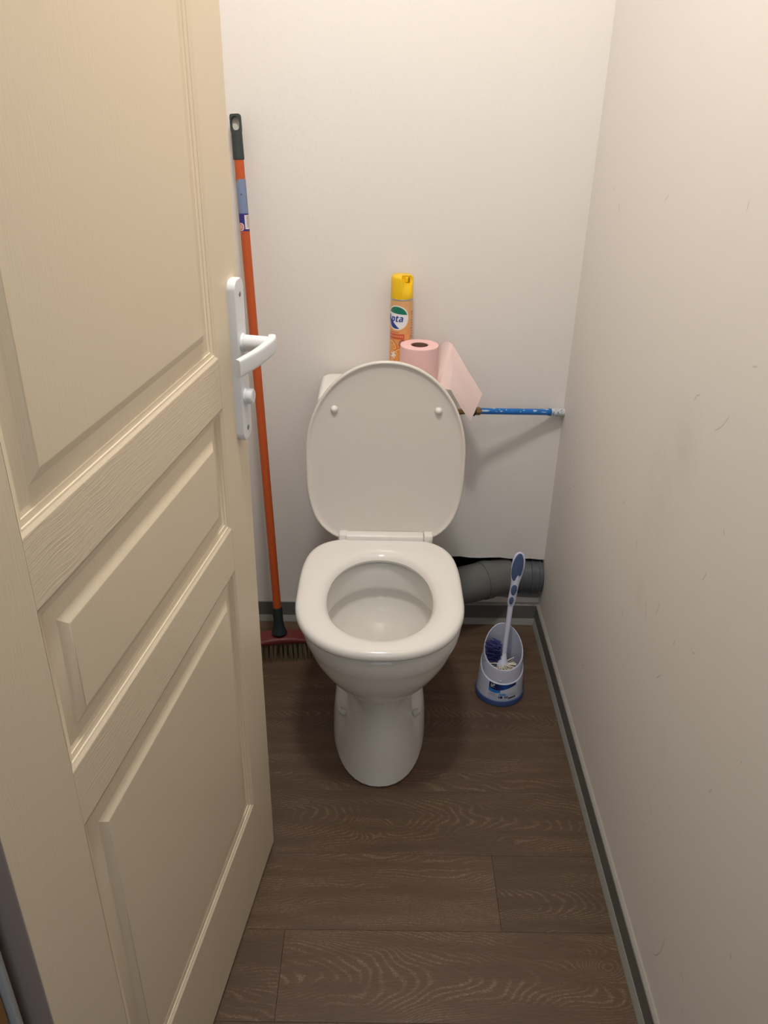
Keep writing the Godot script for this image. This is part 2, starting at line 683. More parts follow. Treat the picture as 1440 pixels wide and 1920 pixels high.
func plank(xa: float, xb: float, za: float, zb: float, shift: float) -> MB:
	var m := MB.new()
	var g := 0.00028
	var e := 0.0004
	xa += g; xb -= g; za += g; zb -= g
	var rows := []
	var tx := []
	var zs := [za, za, za + e, zb - e, zb, zb]
	var ys := [-0.006, -0.00022, 0.0, 0.0, -0.00022, -0.006]
	for k in 6:
		var row := PackedVector3Array()
		var tr := []
		var xs := [xa, xa, xa + e, xb - e, xb, xb]
		for j in 6:
			var y := minf(ys[k], ys[j])
			row.append(Vector3(xs[j], y, zs[k]))
			tr.append(Vector2((xs[j] - xa + shift) / 1.30, (zs[k] - za) / (zb - za)))
		rows.append(row)
		tx.append(tr)
	m.grid(rows, false, false, tx)
	var n := (m.v[21] - m.v[14]).cross(m.v[15] - m.v[14])
	if n.y < 0:
		for k in range(0, m.i.size(), 3):
			var t := m.i[k + 1]
			m.i[k + 1] = m.i[k + 2]
			m.i[k + 2] = t
	return m

func skirting() -> void:
	var grey := mat(hex(104, 104, 102), 0.5)
	var pale := mat(hex(158, 158, 152), 0.5)
	var white := mat(hex(158, 154, 148), 0.5)
	# profile as (out of the wall, height): bevelled foot, flat face, thin top lip
	var foot := [Vector2(0, 0), Vector2(0.0140, 0), Vector2(0.0138, 0.003), Vector2(0.0092, 0.020), Vector2(0, 0.020)]
	var face := [Vector2(0, 0.0195), Vector2(0.0085, 0.0195), Vector2(0.0075, 0.0655), Vector2(0, 0.0655)]
	var lip := [Vector2(0, 0.065), Vector2(0.0082, 0.065), Vector2(0.0072, 0.0680), Vector2(0.0030, 0.0715), Vector2(0, 0.0720)]
	var sides := [
		["back", "grey vinyl skirting along the back wall behind the toilet", Vector3(XL, 0, 0), Vector3(XR, 0, 0), Vector3(0, 0, 1)],
		["right", "grey vinyl skirting with pale foot along the right wall", Vector3(XR, 0, 0), Vector3(XR, 0, ZF), Vector3(-1, 0, 0)],
		["left", "grey vinyl skirting along the left wall behind the door", Vector3(XL, 0, 0), Vector3(XL, 0, ZF), Vector3(1, 0, 0)]]
	for s in sides:
		var t := thing("baseboard_" + s[0], s[1], "skirting", Vector3.ZERO, "structure")
		for part in [["foot", foot, pale], ["face", face, grey], ["top_lip", lip, white]]:
			var rows := []
			for q in part[1]:
				var o: Vector3 = s[4] * q.x + Vector3.UP * q.y
				rows.append(PackedVector3Array([s[2] + o, s[3] + o]))
			var m := MB.new()
			m.grid(rows, false, true)
			obj(part[0], m.outward(), part[2], t, 20.0)

# ---------------------------------------------------------------- the door
func door_leaf() -> void:
	var t := thing("door_1", "cream three-panel moulded door standing open with a white lever handle", "door", Vector3(-0.2087, 0, 0.8149), "structure")
	# local x runs from the free edge to the hinges, local z is out of the visible face
	var dd := Vector3(sin(-0.1526), 0, cos(-0.1526))
	var dn := Vector3(cos(-0.1526), 0, -sin(-0.1526))
	# local axes: x = dd, y = up, z = dd x up (= -dn): build with z negated
	t.transform.basis = Basis(-dd, Vector3.UP, dn)
	var W := 0.73
	var H0 := 0.008
	var H1 := 2.035
	var gr := grain_relief()
	var vm: StandardMaterial3D = cream.duplicate()
	vm.heightmap_enabled = true
	vm.heightmap_texture = gr
	vm.heightmap_scale = 0.028
	vm.uv1_scale = Vector3(4.0, 2.0, 1.0)
	var hm: StandardMaterial3D = vm
	# panel openings: s from, s to, low, high
	var sl := 0.104
	var sr := 0.6145
	var pan := [[0.228, 0.7525], [0.8270, 1.0255], [1.0985, 1.93]]
	# stiles and rails, front at z = 0
	var D := 0.038
	for q in [[0.0, sl], [sr, W]]:
		obj("stile", slab(q[0], q[1], H0, H1, D, false), vm, t, 25.0)
	for q in [[H0, pan[0][0]], [pan[0][1], pan[1][0]], [pan[1][1], pan[2][0]], [pan[2][1], H1]]:
		obj("rail", slab(sl, sr, q[0], q[1], D, true), hm, t, 25.0)
	var prof := [Vector2(0, 0), Vector2(0.0012, -0.0004), Vector2(0.0045, -0.0024), Vector2(0.0068, -0.0030), Vector2(0.0073, -0.0045),
		Vector2(0.0112, -0.0058), Vector2(0.0128, -0.0060), Vector2(0.0132, -0.0072), Vector2(0.0172, -0.0086), Vector2(0.0182, -0.0086),
		Vector2(0.0335, -0.0070), Vector2(0.0352, -0.0062), Vector2(0.0460, -0.0014), Vector2(0.0480, -0.0010)]
	for p in pan:
		var m := MB.new()
		var rows := []
		var tx := []
		for q in prof:
			var a: float = sl + q.x
			var b: float = sr - q.x
			var c: float = p[0] + q.x
			var d: float = p[1] - q.x
			rows.append(PackedVector3Array([Vector3(-a, c, q.y), Vector3(-b, c, q.y), Vector3(-b, d, q.y), Vector3(-a, d, q.y)]))
			tx.append([Vector2(a, c), Vector2(b, c), Vector2(b, d), Vector2(a, d)])
		# mitred sides one by one so that the corners stay crisp
		for k in 4:
			var k2 := (k + 1) % 4
			var rr := []
			var tt := []
			for j in rows.size():
				rr.append(PackedVector3Array([rows[j][k], rows[j][k2]]))
				tt.append([tx[j][k], tx[j][k2]])
			var g := MB.new()
			g.grid(rr, false, false, tt)
			m.merge(g)
		var last: int = rows.size() - 1
		var lo := m.v.size()
		for k in 4:
			m.add(rows[last][k], tx[last][k])
		m.quad(lo, lo + 1, lo + 2, lo + 3)
		# a closed back
		var bk := m.v.size()
		for k in 4:
			m.add(Vector3(rows[0][k].x, rows[0][k].y, -D), tx[0][k])
		m.quad(bk, bk + 3, bk + 2, bk + 1)
		face_plus_z(m)
		obj("panel", m, vm, t, 30.0)
	obj("hinge_edge", rbox(Vector3(-W - 0.0008, (H0 + H1) / 2, -D / 2), Vector3(0.0016, H1 - H0 - 0.004, D - 0.002), 0.0006), mat(hex(166, 148, 140), 0.7), t).set_meta("label", "bare brownish hinge edge")
	door_handle(t)

func face_plus_z(m: MB) -> void:
	for k in range(0, m.i.size(), 3):
		var a := m.v[m.i[k]]
		var n := (m.v[m.i[k + 2]] - a).cross(m.v[m.i[k + 1]] - a)
		var back: bool = a.z < -0.02 and m.v[m.i[k + 1]].z < -0.02 and m.v[m.i[k + 2]].z < -0.02
		if (n.z < 0) != back:
			var s := m.i[k + 1]
			m.i[k + 1] = m.i[k + 2]
			m.i[k + 2] = s

func slab(s0: float, s1: float, y0: float, y1: float, d: float, lying: bool) -> MB:
	var m := rbox(Vector3(-(s0 + s1) / 2, (y0 + y1) / 2, -d / 2), Vector3(s1 - s0, y1 - y0, d), 0.0006)
	for k in m.v.size():
		var p := m.v[k]
		m.uv[k] = Vector2(p.y, p.x) if lying else Vector2(-p.x, p.y)
	return m

func door_handle(t: Node3D) -> void:
	var wm := mat(hex(228, 230, 234), 0.32, 0.5)
	var steel := mat(hex(150, 150, 150), 0.3)
	steel.metallic = 0.9
	# long plate with rounded ends
	var rows := []
	var s0 := 0.010
	var s1 := 0.050
	var y0 := 0.950
	var y1 := 1.194
	var lev := [[0.0, 0.0], [0.0, 0.0095], [0.0008, 0.0112], [0.0025, 0.012]]
	for q in lev:
		rows.append(round_rect(-s1 + q[0], -s0 - q[0], y0 + q[0], y1 - q[0], 0.014 - q[0], q[1]))
	var m := MB.new()
	m.grid(rows, true)
	m.fan(rows[rows.size() - 1])
	m.fan(rows[0], true)
	var set_ := obj("handle_plate", m.outward(), wm, t, 30.0)
	set_.set_meta("label", "long white handle plate")
	for y in [1.172, 0.968]:
		var s := obj("screw", tube([Vector3(-0.030, y, 0.0115), Vector3(-0.030, y, 0.0128), Vector3(-0.030, y, 0.0133)], [0.0038, 0.0038, 0.002], 14), steel, set_)
		s.set_meta("label", "small steel screw head")
	# lever: round neck, then a curved flat grip that runs back over the plate
	var yh := 1.101
	obj("lever_collar", tube([Vector3(-0.030, yh, 0.011), Vector3(-0.030, yh, 0.0155)], [0.0142, 0.0134], 24), wm, set_)
	var neck := [Vector3(-0.030, yh, 0.012), Vector3(-0.030, yh, 0.030), Vector3(-0.030, yh, 0.054)]
	var lever := obj("lever", tube(neck, [0.0120, 0.0118, 0.0112], 24), wm, t)
	lever.set_meta("label", "white curved lever handle")
	var keys := [Vector3(-0.0185, yh + 0.001, 0.0535), Vector3(-0.036, yh, 0.0565), Vector3(-0.062, yh - 0.001, 0.0545), Vector3(-0.090, yh - 0.002, 0.0500), Vector3(-0.118, yh - 0.003, 0.0430), Vector3(-0.136, yh - 0.004, 0.0375)]
	var path := smooth_path(keys, 6)
	var gm := MB.new()
	var gr := []
	for k in path.size():
		var tdir: Vector3 = (path[mini(k + 1, path.size() - 1)] - path[maxi(k - 1, 0)]).normalized()
		var out := Vector3.UP.cross(tdir).normalized()
		var f := float(k) / (path.size() - 1)
		var hh := lerpf(0.0118, 0.0128, f)
		var th := lerpf(0.0065, 0.0048, f)
		if k == 0:
			hh -= 0.002
			th -= 0.002
		var ring := PackedVector3Array()
		for j in 20:
			var a := TAU * j / 20.0
			var c := cos(a)
			var s := sin(a)
			ring.append(path[k] + Vector3.UP * hh * signf(s) * pow(absf(s), 0.45) + out * th * signf(c) * pow(absf(c), 0.45))
		gr.append(ring)
	gm.grid(gr, true)
	gm.fan(gr[0])
	gm.fan(gr[gr.size() - 1], true)
	obj("lever_grip", gm.outward(), wm, lever, 40.0)
	# privacy thumb turn
	var turn := obj("thumb_turn", tube([Vector3(-0.030, 1.019, 0.011), Vector3(-0.030, 1.019, 0.0145), Vector3(-0.030, 1.019, 0.0150), Vector3(-0.030, 1.019, 0.0225), Vector3(-0.030, 1.019, 0.024)], [0.0135, 0.0135, 0.0120, 0.0116, 0.0095], 28), wm, set_)
	turn.set_meta("label", "round white privacy turn knob")

func round_rect(x0: float, x1: float, y0: float, y1: float, r: float, z: float) -> PackedVector3Array:
	var o := PackedVector3Array()
	var cs := [Vector2(x1 - r, y1 - r), Vector2(x0 + r, y1 - r), Vector2(x0 + r, y0 + r), Vector2(x1 - r, y0 + r)]
	for c in 4:
		for k in 7:
			var a := (c + k / 6.0) * PI / 2.0
			o.append(Vector3(cs[c].x + cos(a) * r, cs[c].y + sin(a) * r, z))
	return o

# ---------------------------------------------------------------- the toilet
func toilet() -> void:
	var t := thing("toilet", "white ceramic toilet with its seat down and lid raised", "toilet", Vector3(XT, 0, 0))
	var N := 72
	# height, half width, middle z, front z, back z, front roundness, rear roundness
	var outer := [
		[0.000, 0.109, 0.43, 0.652, 0.20, 2.2, 2.6], [0.004, 0.112, 0.43, 0.657, 0.20, 2.2, 2.6], [0.030, 0.1065, 0.43, 0.651, 0.20, 2.2, 2.6],
		[0.060, 0.0985, 0.43, 0.642, 0.20, 2.2, 2.6], [0.085, 0.0910, 0.43, 0.634, 0.20, 2.2, 2.6], [0.098, 0.0870, 0.43, 0.629, 0.20, 2.15, 2.6], [0.108, 0.0838, 0.43, 0.625, 0.20, 2.15, 2.6], [0.114, 0.0815, 0.43, 0.622, 0.20, 2.1, 2.6], [0.120, 0.0795, 0.43, 0.620, 0.20, 2.1, 2.6],
		[0.140, 0.0725, 0.43, 0.611, 0.20, 2.1, 2.6], [0.165, 0.067, 0.44, 0.601, 0.19, 2.1, 2.6], [0.190, 0.065, 0.44, 0.596, 0.18, 2.1, 2.5],
		[0.205, 0.070, 0.45, 0.601, 0.175, 2.1, 2.5], [0.218, 0.083, 0.455, 0.617, 0.175, 2.1, 2.4], [0.235, 0.103, 0.46, 0.640, 0.18, 2.1, 2.4], [0.260, 0.128, 0.465, 0.664, 0.19, 2.15, 2.4], [0.290, 0.149, 0.47, 0.684, 0.20, 2.15, 2.5],
		[0.320, 0.164, 0.475, 0.698, 0.21, 2.2, 2.6], [0.345, 0.172, 0.48, 0.706, 0.215, 2.2, 2.7], [0.362, 0.1755, 0.485, 0.710, 0.22, 2.2, 2.8],
		[0.366, 0.1785, 0.49, 0.7135, 0.22, 2.2, 2.8], [0.385, 0.1795, 0.50, 0.7155, 0.22, 2.2, 2.9], [0.400, 0.1785, 0.50, 0.7145, 0.22, 2.2, 2.9], [0.408, 0.174, 0.50, 0.710, 0.222, 2.2, 2.9], [0.411, 0.168, 0.50, 0.704, 0.23, 2.2, 2.9],
		# over the rim and down inside
		[0.411, 0.134, 0.51, 0.684, 0.331, 2.2, 2.2], [0.407, 0.129, 0.51, 0.680, 0.336, 2.2, 2.2], [0.398, 0.1275, 0.51, 0.6785, 0.338, 2.2, 2.2], [0.344, 0.1275, 0.51, 0.6785, 0.338, 2.2, 2.2], [0.335, 0.1295, 0.51, 0.680, 0.336, 2.2, 2.2], [0.3315, 0.134, 0.51, 0.684, 0.331, 2.2, 2.2],
		[0.3305, 0.1375, 0.508, 0.686, 0.327, 2.2, 2.2], [0.318, 0.1375, 0.506, 0.684, 0.325, 2.2, 2.2], [0.295, 0.130, 0.50, 0.670, 0.328, 2.1, 2.2], [0.270, 0.113, 0.50, 0.648, 0.340, 2.1, 2.2], [0.248, 0.090, 0.495, 0.618, 0.362, 2.1, 2.1], [0.225, 0.062, 0.485, 0.575, 0.390, 2.1, 2.0], [0.195, 0.046, 0.475, 0.535, 0.415, 2.0, 2.0], [0.165, 0.036, 0.47, 0.515, 0.42, 2.0, 2.0]]
	# the wide rear foot: height -> half width, front z, back z
	var foot := {0.000: [0.1115, 0.640, 0.17], 0.004: [0.1145, 0.640, 0.165], 0.030: [0.1140, 0.615, 0.165], 0.060: [0.1125, 0.590, 0.165], 0.085: [0.1095, 0.572, 0.165], 0.098: [0.105, 0.560, 0.165], 0.108: [0.095, 0.545, 0.17], 0.114: [0.078, 0.53, 0.18]}
	var rows := []
	for q in outer:
		var ring := ring_at(outline(q[1], q[2], q[3], q[4], q[5], q[6], N), q[0])
		if foot.has(q[0]):
			var fo: Array = foot[q[0]]
			for k in N:
				var a := TAU * k / N
				var c := cos(a)
				var sn := sin(a)
				var zf: float = q[3] if c >= 0 else q[4]
				var r1 := polar(sn, c, q[1], absf(zf - 0.43), q[5] if c >= 0 else q[6])
				var r2 := polar(sn, c, fo[0], absf((fo[1] if c >= 0 else fo[2]) - 0.43), 2.2)
				var r := maxf(r1, r2)
				ring[k] = Vector3(sn * r, q[0], 0.43 + c * r)
		elif q[0] < 0.15:
			for k in N:
				var a := TAU * k / N
				var c := cos(a)
				var sn := sin(a)
				var r := polar(sn, c, q[1], absf((q[3] if c >= 0 else q[4]) - q[2]), q[5] if c >= 0 else q[6])
				ring[k] = Vector3(sn * r, q[0], q[2] + c * r)
		rows.append(ring)
	var m := MB.new()
	m.grid(rows, true)
	m.fan(rows[0], true)
	m.fan(rows[rows.size() - 1], false)
	obj("bowl", m.outward(), ceramic, t, 50.0)
	var wm := mat(Color(0.80, 0.86, 0.86, 0.35), 0.02)
	wm.transparency = BaseMaterial3D.TRANSPARENCY_ALPHA
	var wtr := MB.new()
	wtr.fan(ring_at(outline(0.0515, 0.48, 0.538, 0.4135, 2.0, 2.0, N), 0.1975))
	obj("water", wtr, wm, t)
	# rear shelf under the cistern and outlet spigot
	obj("cistern_shelf", rbox(Vector3(0, 0.385, 0.135), Vector3(0.23, 0.055, 0.235), 0.022), ceramic, t)
	obj("trap", tube(smooth_path([Vector3(0, 0.27, 0.32), Vector3(0, 0.25, 0.22), Vector3(0.0, 0.20, 0.17), Vector3(0.022, 0.178, 0.128), Vector3(0.0725, 0.1695, 0.1085)], 5), [0.062, 0.056, 0.052, 0.050], 24), ceramic, t)
	for s in [-1.0, 1.0]:
		var bl := obj("floor_bolt", lathe([Vector2(0, 0.016), Vector2(0.004, 0.0155), Vector2(0.0075, 0.010), Vector2(0.0085, 0.0), Vector2(0, 0.0)], 16), mat(hex(225, 222, 214), 0.25), t)
		bl.position = Vector3(0.0855 * s, 0.099, 0.515)
		bl.rotation = Vector3(0.2, 0, -0.75 * s)
		bl.set_meta("label", "white floor bolt cap")
	toilet_seat(t)
	toilet_lid(t)
	cistern(t)

func polar(sn: float, c: float, hw: float, length: float, e: float) -> float:
	return pow(pow(absf(sn) / hw, e) + pow(absf(c) / length, e), -1.0 / e)

func toilet_seat(t: Node3D) -> void:
	var N := 96
	var dx := -0.004
	var o := outline(0.185, 0.52, 0.7255, 0.264, 2.28, 4.0, N)
	var inn := outline(0.1175, 0.515, 0.667, 0.347, 2.1, 2.1, N)
	var rows := []
	var prof := 13
	for j in prof:
		rows.append(PackedVector3Array())
	for k in N:
		var a := o[k] + Vector2(dx, 0)
		var b := inn[k] + Vector2(dx, 0)
		var d := (b - a)
		var L := d.length()
		d /= L
		var pts := [Vector2(0.006, 0.4165), Vector2(0.0015, 0.4185), Vector2(0.0, 0.4225), Vector2(0.0002, 0.4290), Vector2(0.0025, 0.4345), Vector2(0.0075, 0.4385), Vector2(0.016, 0.4405),
			Vector2(L * 0.5, 0.4418), Vector2(L - 0.022, 0.4395), Vector2(L - 0.011, 0.4358), Vector2(L - 0.0040, 0.4300), Vector2(L, 0.4235), Vector2(L - 0.003, 0.4165)]
		for j in prof:
			var p: Vector2 = a + d * pts[j].x
			rows[j].append(Vector3(p.x, pts[j].y, p.y))
	var m := MB.new()
	m.grid(rows, true, true)
	var seat := obj("seat", m.outward(), ceramic, t, 50.0)
	# raised strip across the back between the hinges
	obj("rear_strip", rbox(Vector3(0.0065, 0.4425, 0.268), Vector3(0.192, 0.020, 0.030), 0.006), ceramic, seat)
	for s in [-1.0, 1.0]:
		obj("seat_buffer", rbox(Vector3(0.11 * s + dx, 0.4138, 0.66), Vector3(0.02, 0.0055, 0.03), 0.002), ceramic, seat)
		obj("seat_buffer", rbox(Vector3(0.14 * s + dx, 0.4138, 0.36), Vector3(0.02, 0.0055, 0.03), 0.002), ceramic, seat)

func toilet_lid(t: Node3D) -> void:
	var N := 96
	var th := deg_to_rad(5.0)
	var up := Vector3(0, cos(th), -sin(th))
	var nn := Vector3(0, sin(th), cos(th))
	var org := Vector3(0.0045, 0.44, 0.25)
	# outline in (x, height along the lid); the top is the round end
	var o := outline(0.1902, 0.208, 0.4365, -0.021, 2.05, 3.3, N)
	var c := Vector2(0, 0.20)
	var rings := [[0.032, -0.0070], [0.010, -0.0050], [0.003, -0.0025], [0.0, 0.0010], [0.0, 0.0075], [0.0015, 0.0102], [0.0042, 0.0112], [0.0068, 0.0100], [0.0090, 0.0070], [0.0150, 0.0046], [0.030, 0.0030], [0.060, 0.0016], [0.110, 0.0004]]
	var rows := []
	for q in rings:
		var row := PackedVector3Array()
		for p in o:
			var d: Vector2 = p - c
			var s: float = maxf(0.0, d.length() - q[0]) / d.length()
			var e: Vector2 = c + d * s
			row.append(org + Vector3(e.x, 0, 0) + up * e.y + nn * q[1])
		rows.append(row)
	var m := MB.new()
	m.grid(rows, true)
	m.fan(rows[0], true)
	m.fan(rows[rows.size() - 1], false)
	var lid := obj("lid", m.outward(), mat(hex(226, 220, 212), 0.22, 0.5), t, 50.0)
	for x in [-0.1215, 0.1215]:
		var b := tube([org + Vector3(x, 0, 0) + up * 0.3205 + nn * 0.000, org + Vector3(x, 0, 0) + up * 0.3205 + nn * 0.005, org + Vector3(x, 0, 0) + up * 0.3205 + nn * 0.009, org + Vector3(x, 0, 0) + up * 0.3205 + nn * 0.0115, org + Vector3(x, 0, 0) + up * 0.3205 + nn * 0.0125], [0.0086, 0.0082, 0.0068, 0.0040, 0.0012], 20)
		var bo := obj("bumper", b, ceramic, lid, 50.0)
		bo.set_meta("label", "small round white bumper")
	for x in [-0.0955, 0.1135]:
		obj("hinge", rbox(Vector3(x, 0.4405, 0.263), Vector3(0.023, 0.022, 0.028), 0.005), ceramic, lid)

func cistern(t: Node3D) -> void:
	var x0 := -0.161
	var x1 := 0.157
	var lev := [[0.405, 0.022, 0.030], [0.410, 0.012, 0.018], [0.425, 0.008, 0.012], [0.60, 0.004, 0.010], [0.728, 0.002, 0.008], [0.732, 0.003, 0.009]]
	var rows := []
	for q in lev:
		rows.append(plan_rect(x0 + 0.004 + q[1], x1 - 0.004 - q[1], 0.024, 0.186 - q[2], 0.022, q[0]))
	var m := MB.new()
	m.grid(rows, true)
	m.fan(rows[0], true)
	m.fan(rows[rows.size() - 1])
	var body := obj("cistern", m.outward(), ceramic, t, 45.0)
	rows = []
	for q in [[0.731, 0.004], [0.733, 0.0], [0.757, 0.0], [0.767, 0.002], [0.773, 0.007], [0.775, 0.014]]:
		rows.append(plan_rect(x0 + q[1], x1 - q[1], 0.016 + q[1] * 0.3, 0.191 - q[1], 0.022 - q[1] * 0.4, q[0]))
	var l := MB.new()
	l.grid(rows, true)
	l.fan(rows[0], true)
	l.fan(rows[rows.size() - 1])
	obj("cistern_lid", l.outward(), ceramic, body, 45.0)

func plan_rect(x0: float, x1: float, z0: float, z1: float, r: float, y: float) -> PackedVector3Array:
	var q := round_rect(x0, x1, z0, z1, r, y)
	for k in q.size():
		q[k] = Vector3(q[k].x, y, q[k].y)
	return q

# ---------------------------------------------------------------- pipes
func drain_pipe() -> void:
	var t := thing("drain_pipe", "thick grey plastic drain pipe in the wall opening beside the toilet", "pipe", Vector3(0.30, 0.15, 0.02))
	var g := mat(hex(104, 106, 104), 0.38)
	var g2 := mat(hex(84, 88, 92), 0.35)
	var at := t.position
	var path := smooth_path([Vector3(0.086, 0.1695, 0.108), Vector3(0.125, 0.166, 0.097), Vector3(0.19, 0.160, 0.070), Vector3(0.27, 0.158, 0.035), Vector3(0.335, 0.159, 0.006), Vector3(0.385, 0.160, -0.012)], 6)
	for k in path.size():
		path[k] -= at
	var rad := []
	for k in path.size():
		rad.append(0.0545)
	obj("elbow", tube(path, rad, 36), g, t, 40.0)
	obj("straight_run", tube([Vector3(0.37, 0.160, -0.012) - at, Vector3(0.482, 0.160, -0.014) - at], [0.0500, 0.0500], 36), g2, t)
	# coupling with raised rims
	var cp := [[0.415, 0.0500], [0.416, 0.0535], [0.420, 0.0535], [0.421, 0.0520], [0.447, 0.0520], [0.448, 0.0545], [0.453, 0.0545], [0.454, 0.0520], [0.469, 0.0520], [0.470, 0.0540], [0.476, 0.0540], [0.477, 0.0500]]
	var pts := []
	var rr := []
	for q in cp:
		pts.append(Vector3(q[0], 0.160, -0.013) - at)
		rr.append(q[1])
	obj("coupling", tube(pts, rr, 36), g2, t, 30.0)
	obj("collar", tube([path[21] , path[22], path[23]], [0.0570, 0.0570, 0.0570], 36), g, t, 30.0)

func water_pipe() -> void:
	var t := thing("water_pipe", "blue-painted water pipe running from the cistern to the right wall corner", "pipe", Vector3(0.30, 0.695, 0.06))
	var at := t.position
	var a := Vector3(0.483, 0.678, 0.010)
	var b := Vector3(0.2545, 0.707, 0.086)
	var d := (b - a)
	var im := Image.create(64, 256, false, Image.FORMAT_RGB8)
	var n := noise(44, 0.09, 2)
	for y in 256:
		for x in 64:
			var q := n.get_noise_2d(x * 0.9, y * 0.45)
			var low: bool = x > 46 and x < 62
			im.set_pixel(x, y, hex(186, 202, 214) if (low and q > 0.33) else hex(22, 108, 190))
	var bm := mat(Color.WHITE, 0.32)
	bm.albedo_texture = ImageTexture.create_from_image(im)
	bm.uv1_scale = Vector3(1, 4.2, 1)
	obj("pipe", tube([b - at, a + d * 0.15 - at], [0.0080, 0.0080], 20), bm, t)
	var im2 := Image.create(64, 64, false, Image.FORMAT_RGB8)
	for y in 64:
		for x in 64:
			var q := n.get_noise_2d(x * 1.3 + 300, y * 1.3)
			im2.set_pixel(x, y, hex(120, 160, 195) if q > 0.22 else (hex(196, 186, 178) if q < -0.28 else hex(222, 220, 216)))
	var sm := mat(Color.WHITE, 0.45)
	sm.albedo_texture = ImageTexture.create_from_image(im2)
	sm.uv1_scale = Vector3(1, 14, 1)
	obj("wall_sleeve", tube([a - at, a + d * 0.170 - at, a + d * 0.174 - at], [0.0105, 0.0102, 0.008], 20), sm, t).set_meta("label", "white painted sleeve with blue smears")
	obj("sleeve_ring", tube([a + d * 0.172 - at, a + d * 0.195 - at], [0.0098, 0.0092], 20), mat(hex(30, 96, 165), 0.4), t)
	var br := mat(hex(158, 128, 82), 0.32)
	br.metallic = 0.75
	obj("brass_nut", tube([b - at, b + d * 0.010 - at, b + d * 0.060 - at, b + d * 0.066 - at], [0.0085, 0.0105, 0.0105, 0.009], 6), br, t, 20.0)
	var dk := mat(hex(66, 44, 38), 0.5)
	obj("union_nut", tube([b + d * 0.066 - at, b + d * 0.072 - at, b + d * 0.14 - at, b + d * 0.15 - at], [0.010, 0.0135, 0.0135, 0.010], 6), dk, t, 20.0)
	obj("cistern_inlet", tube([b + d * 0.14 - at, Vector3(0.205, 0.709, 0.098) - at, Vector3(0.166, 0.709, 0.100) - at], [0.007, 0.0075, 0.0075], 14), br, t)

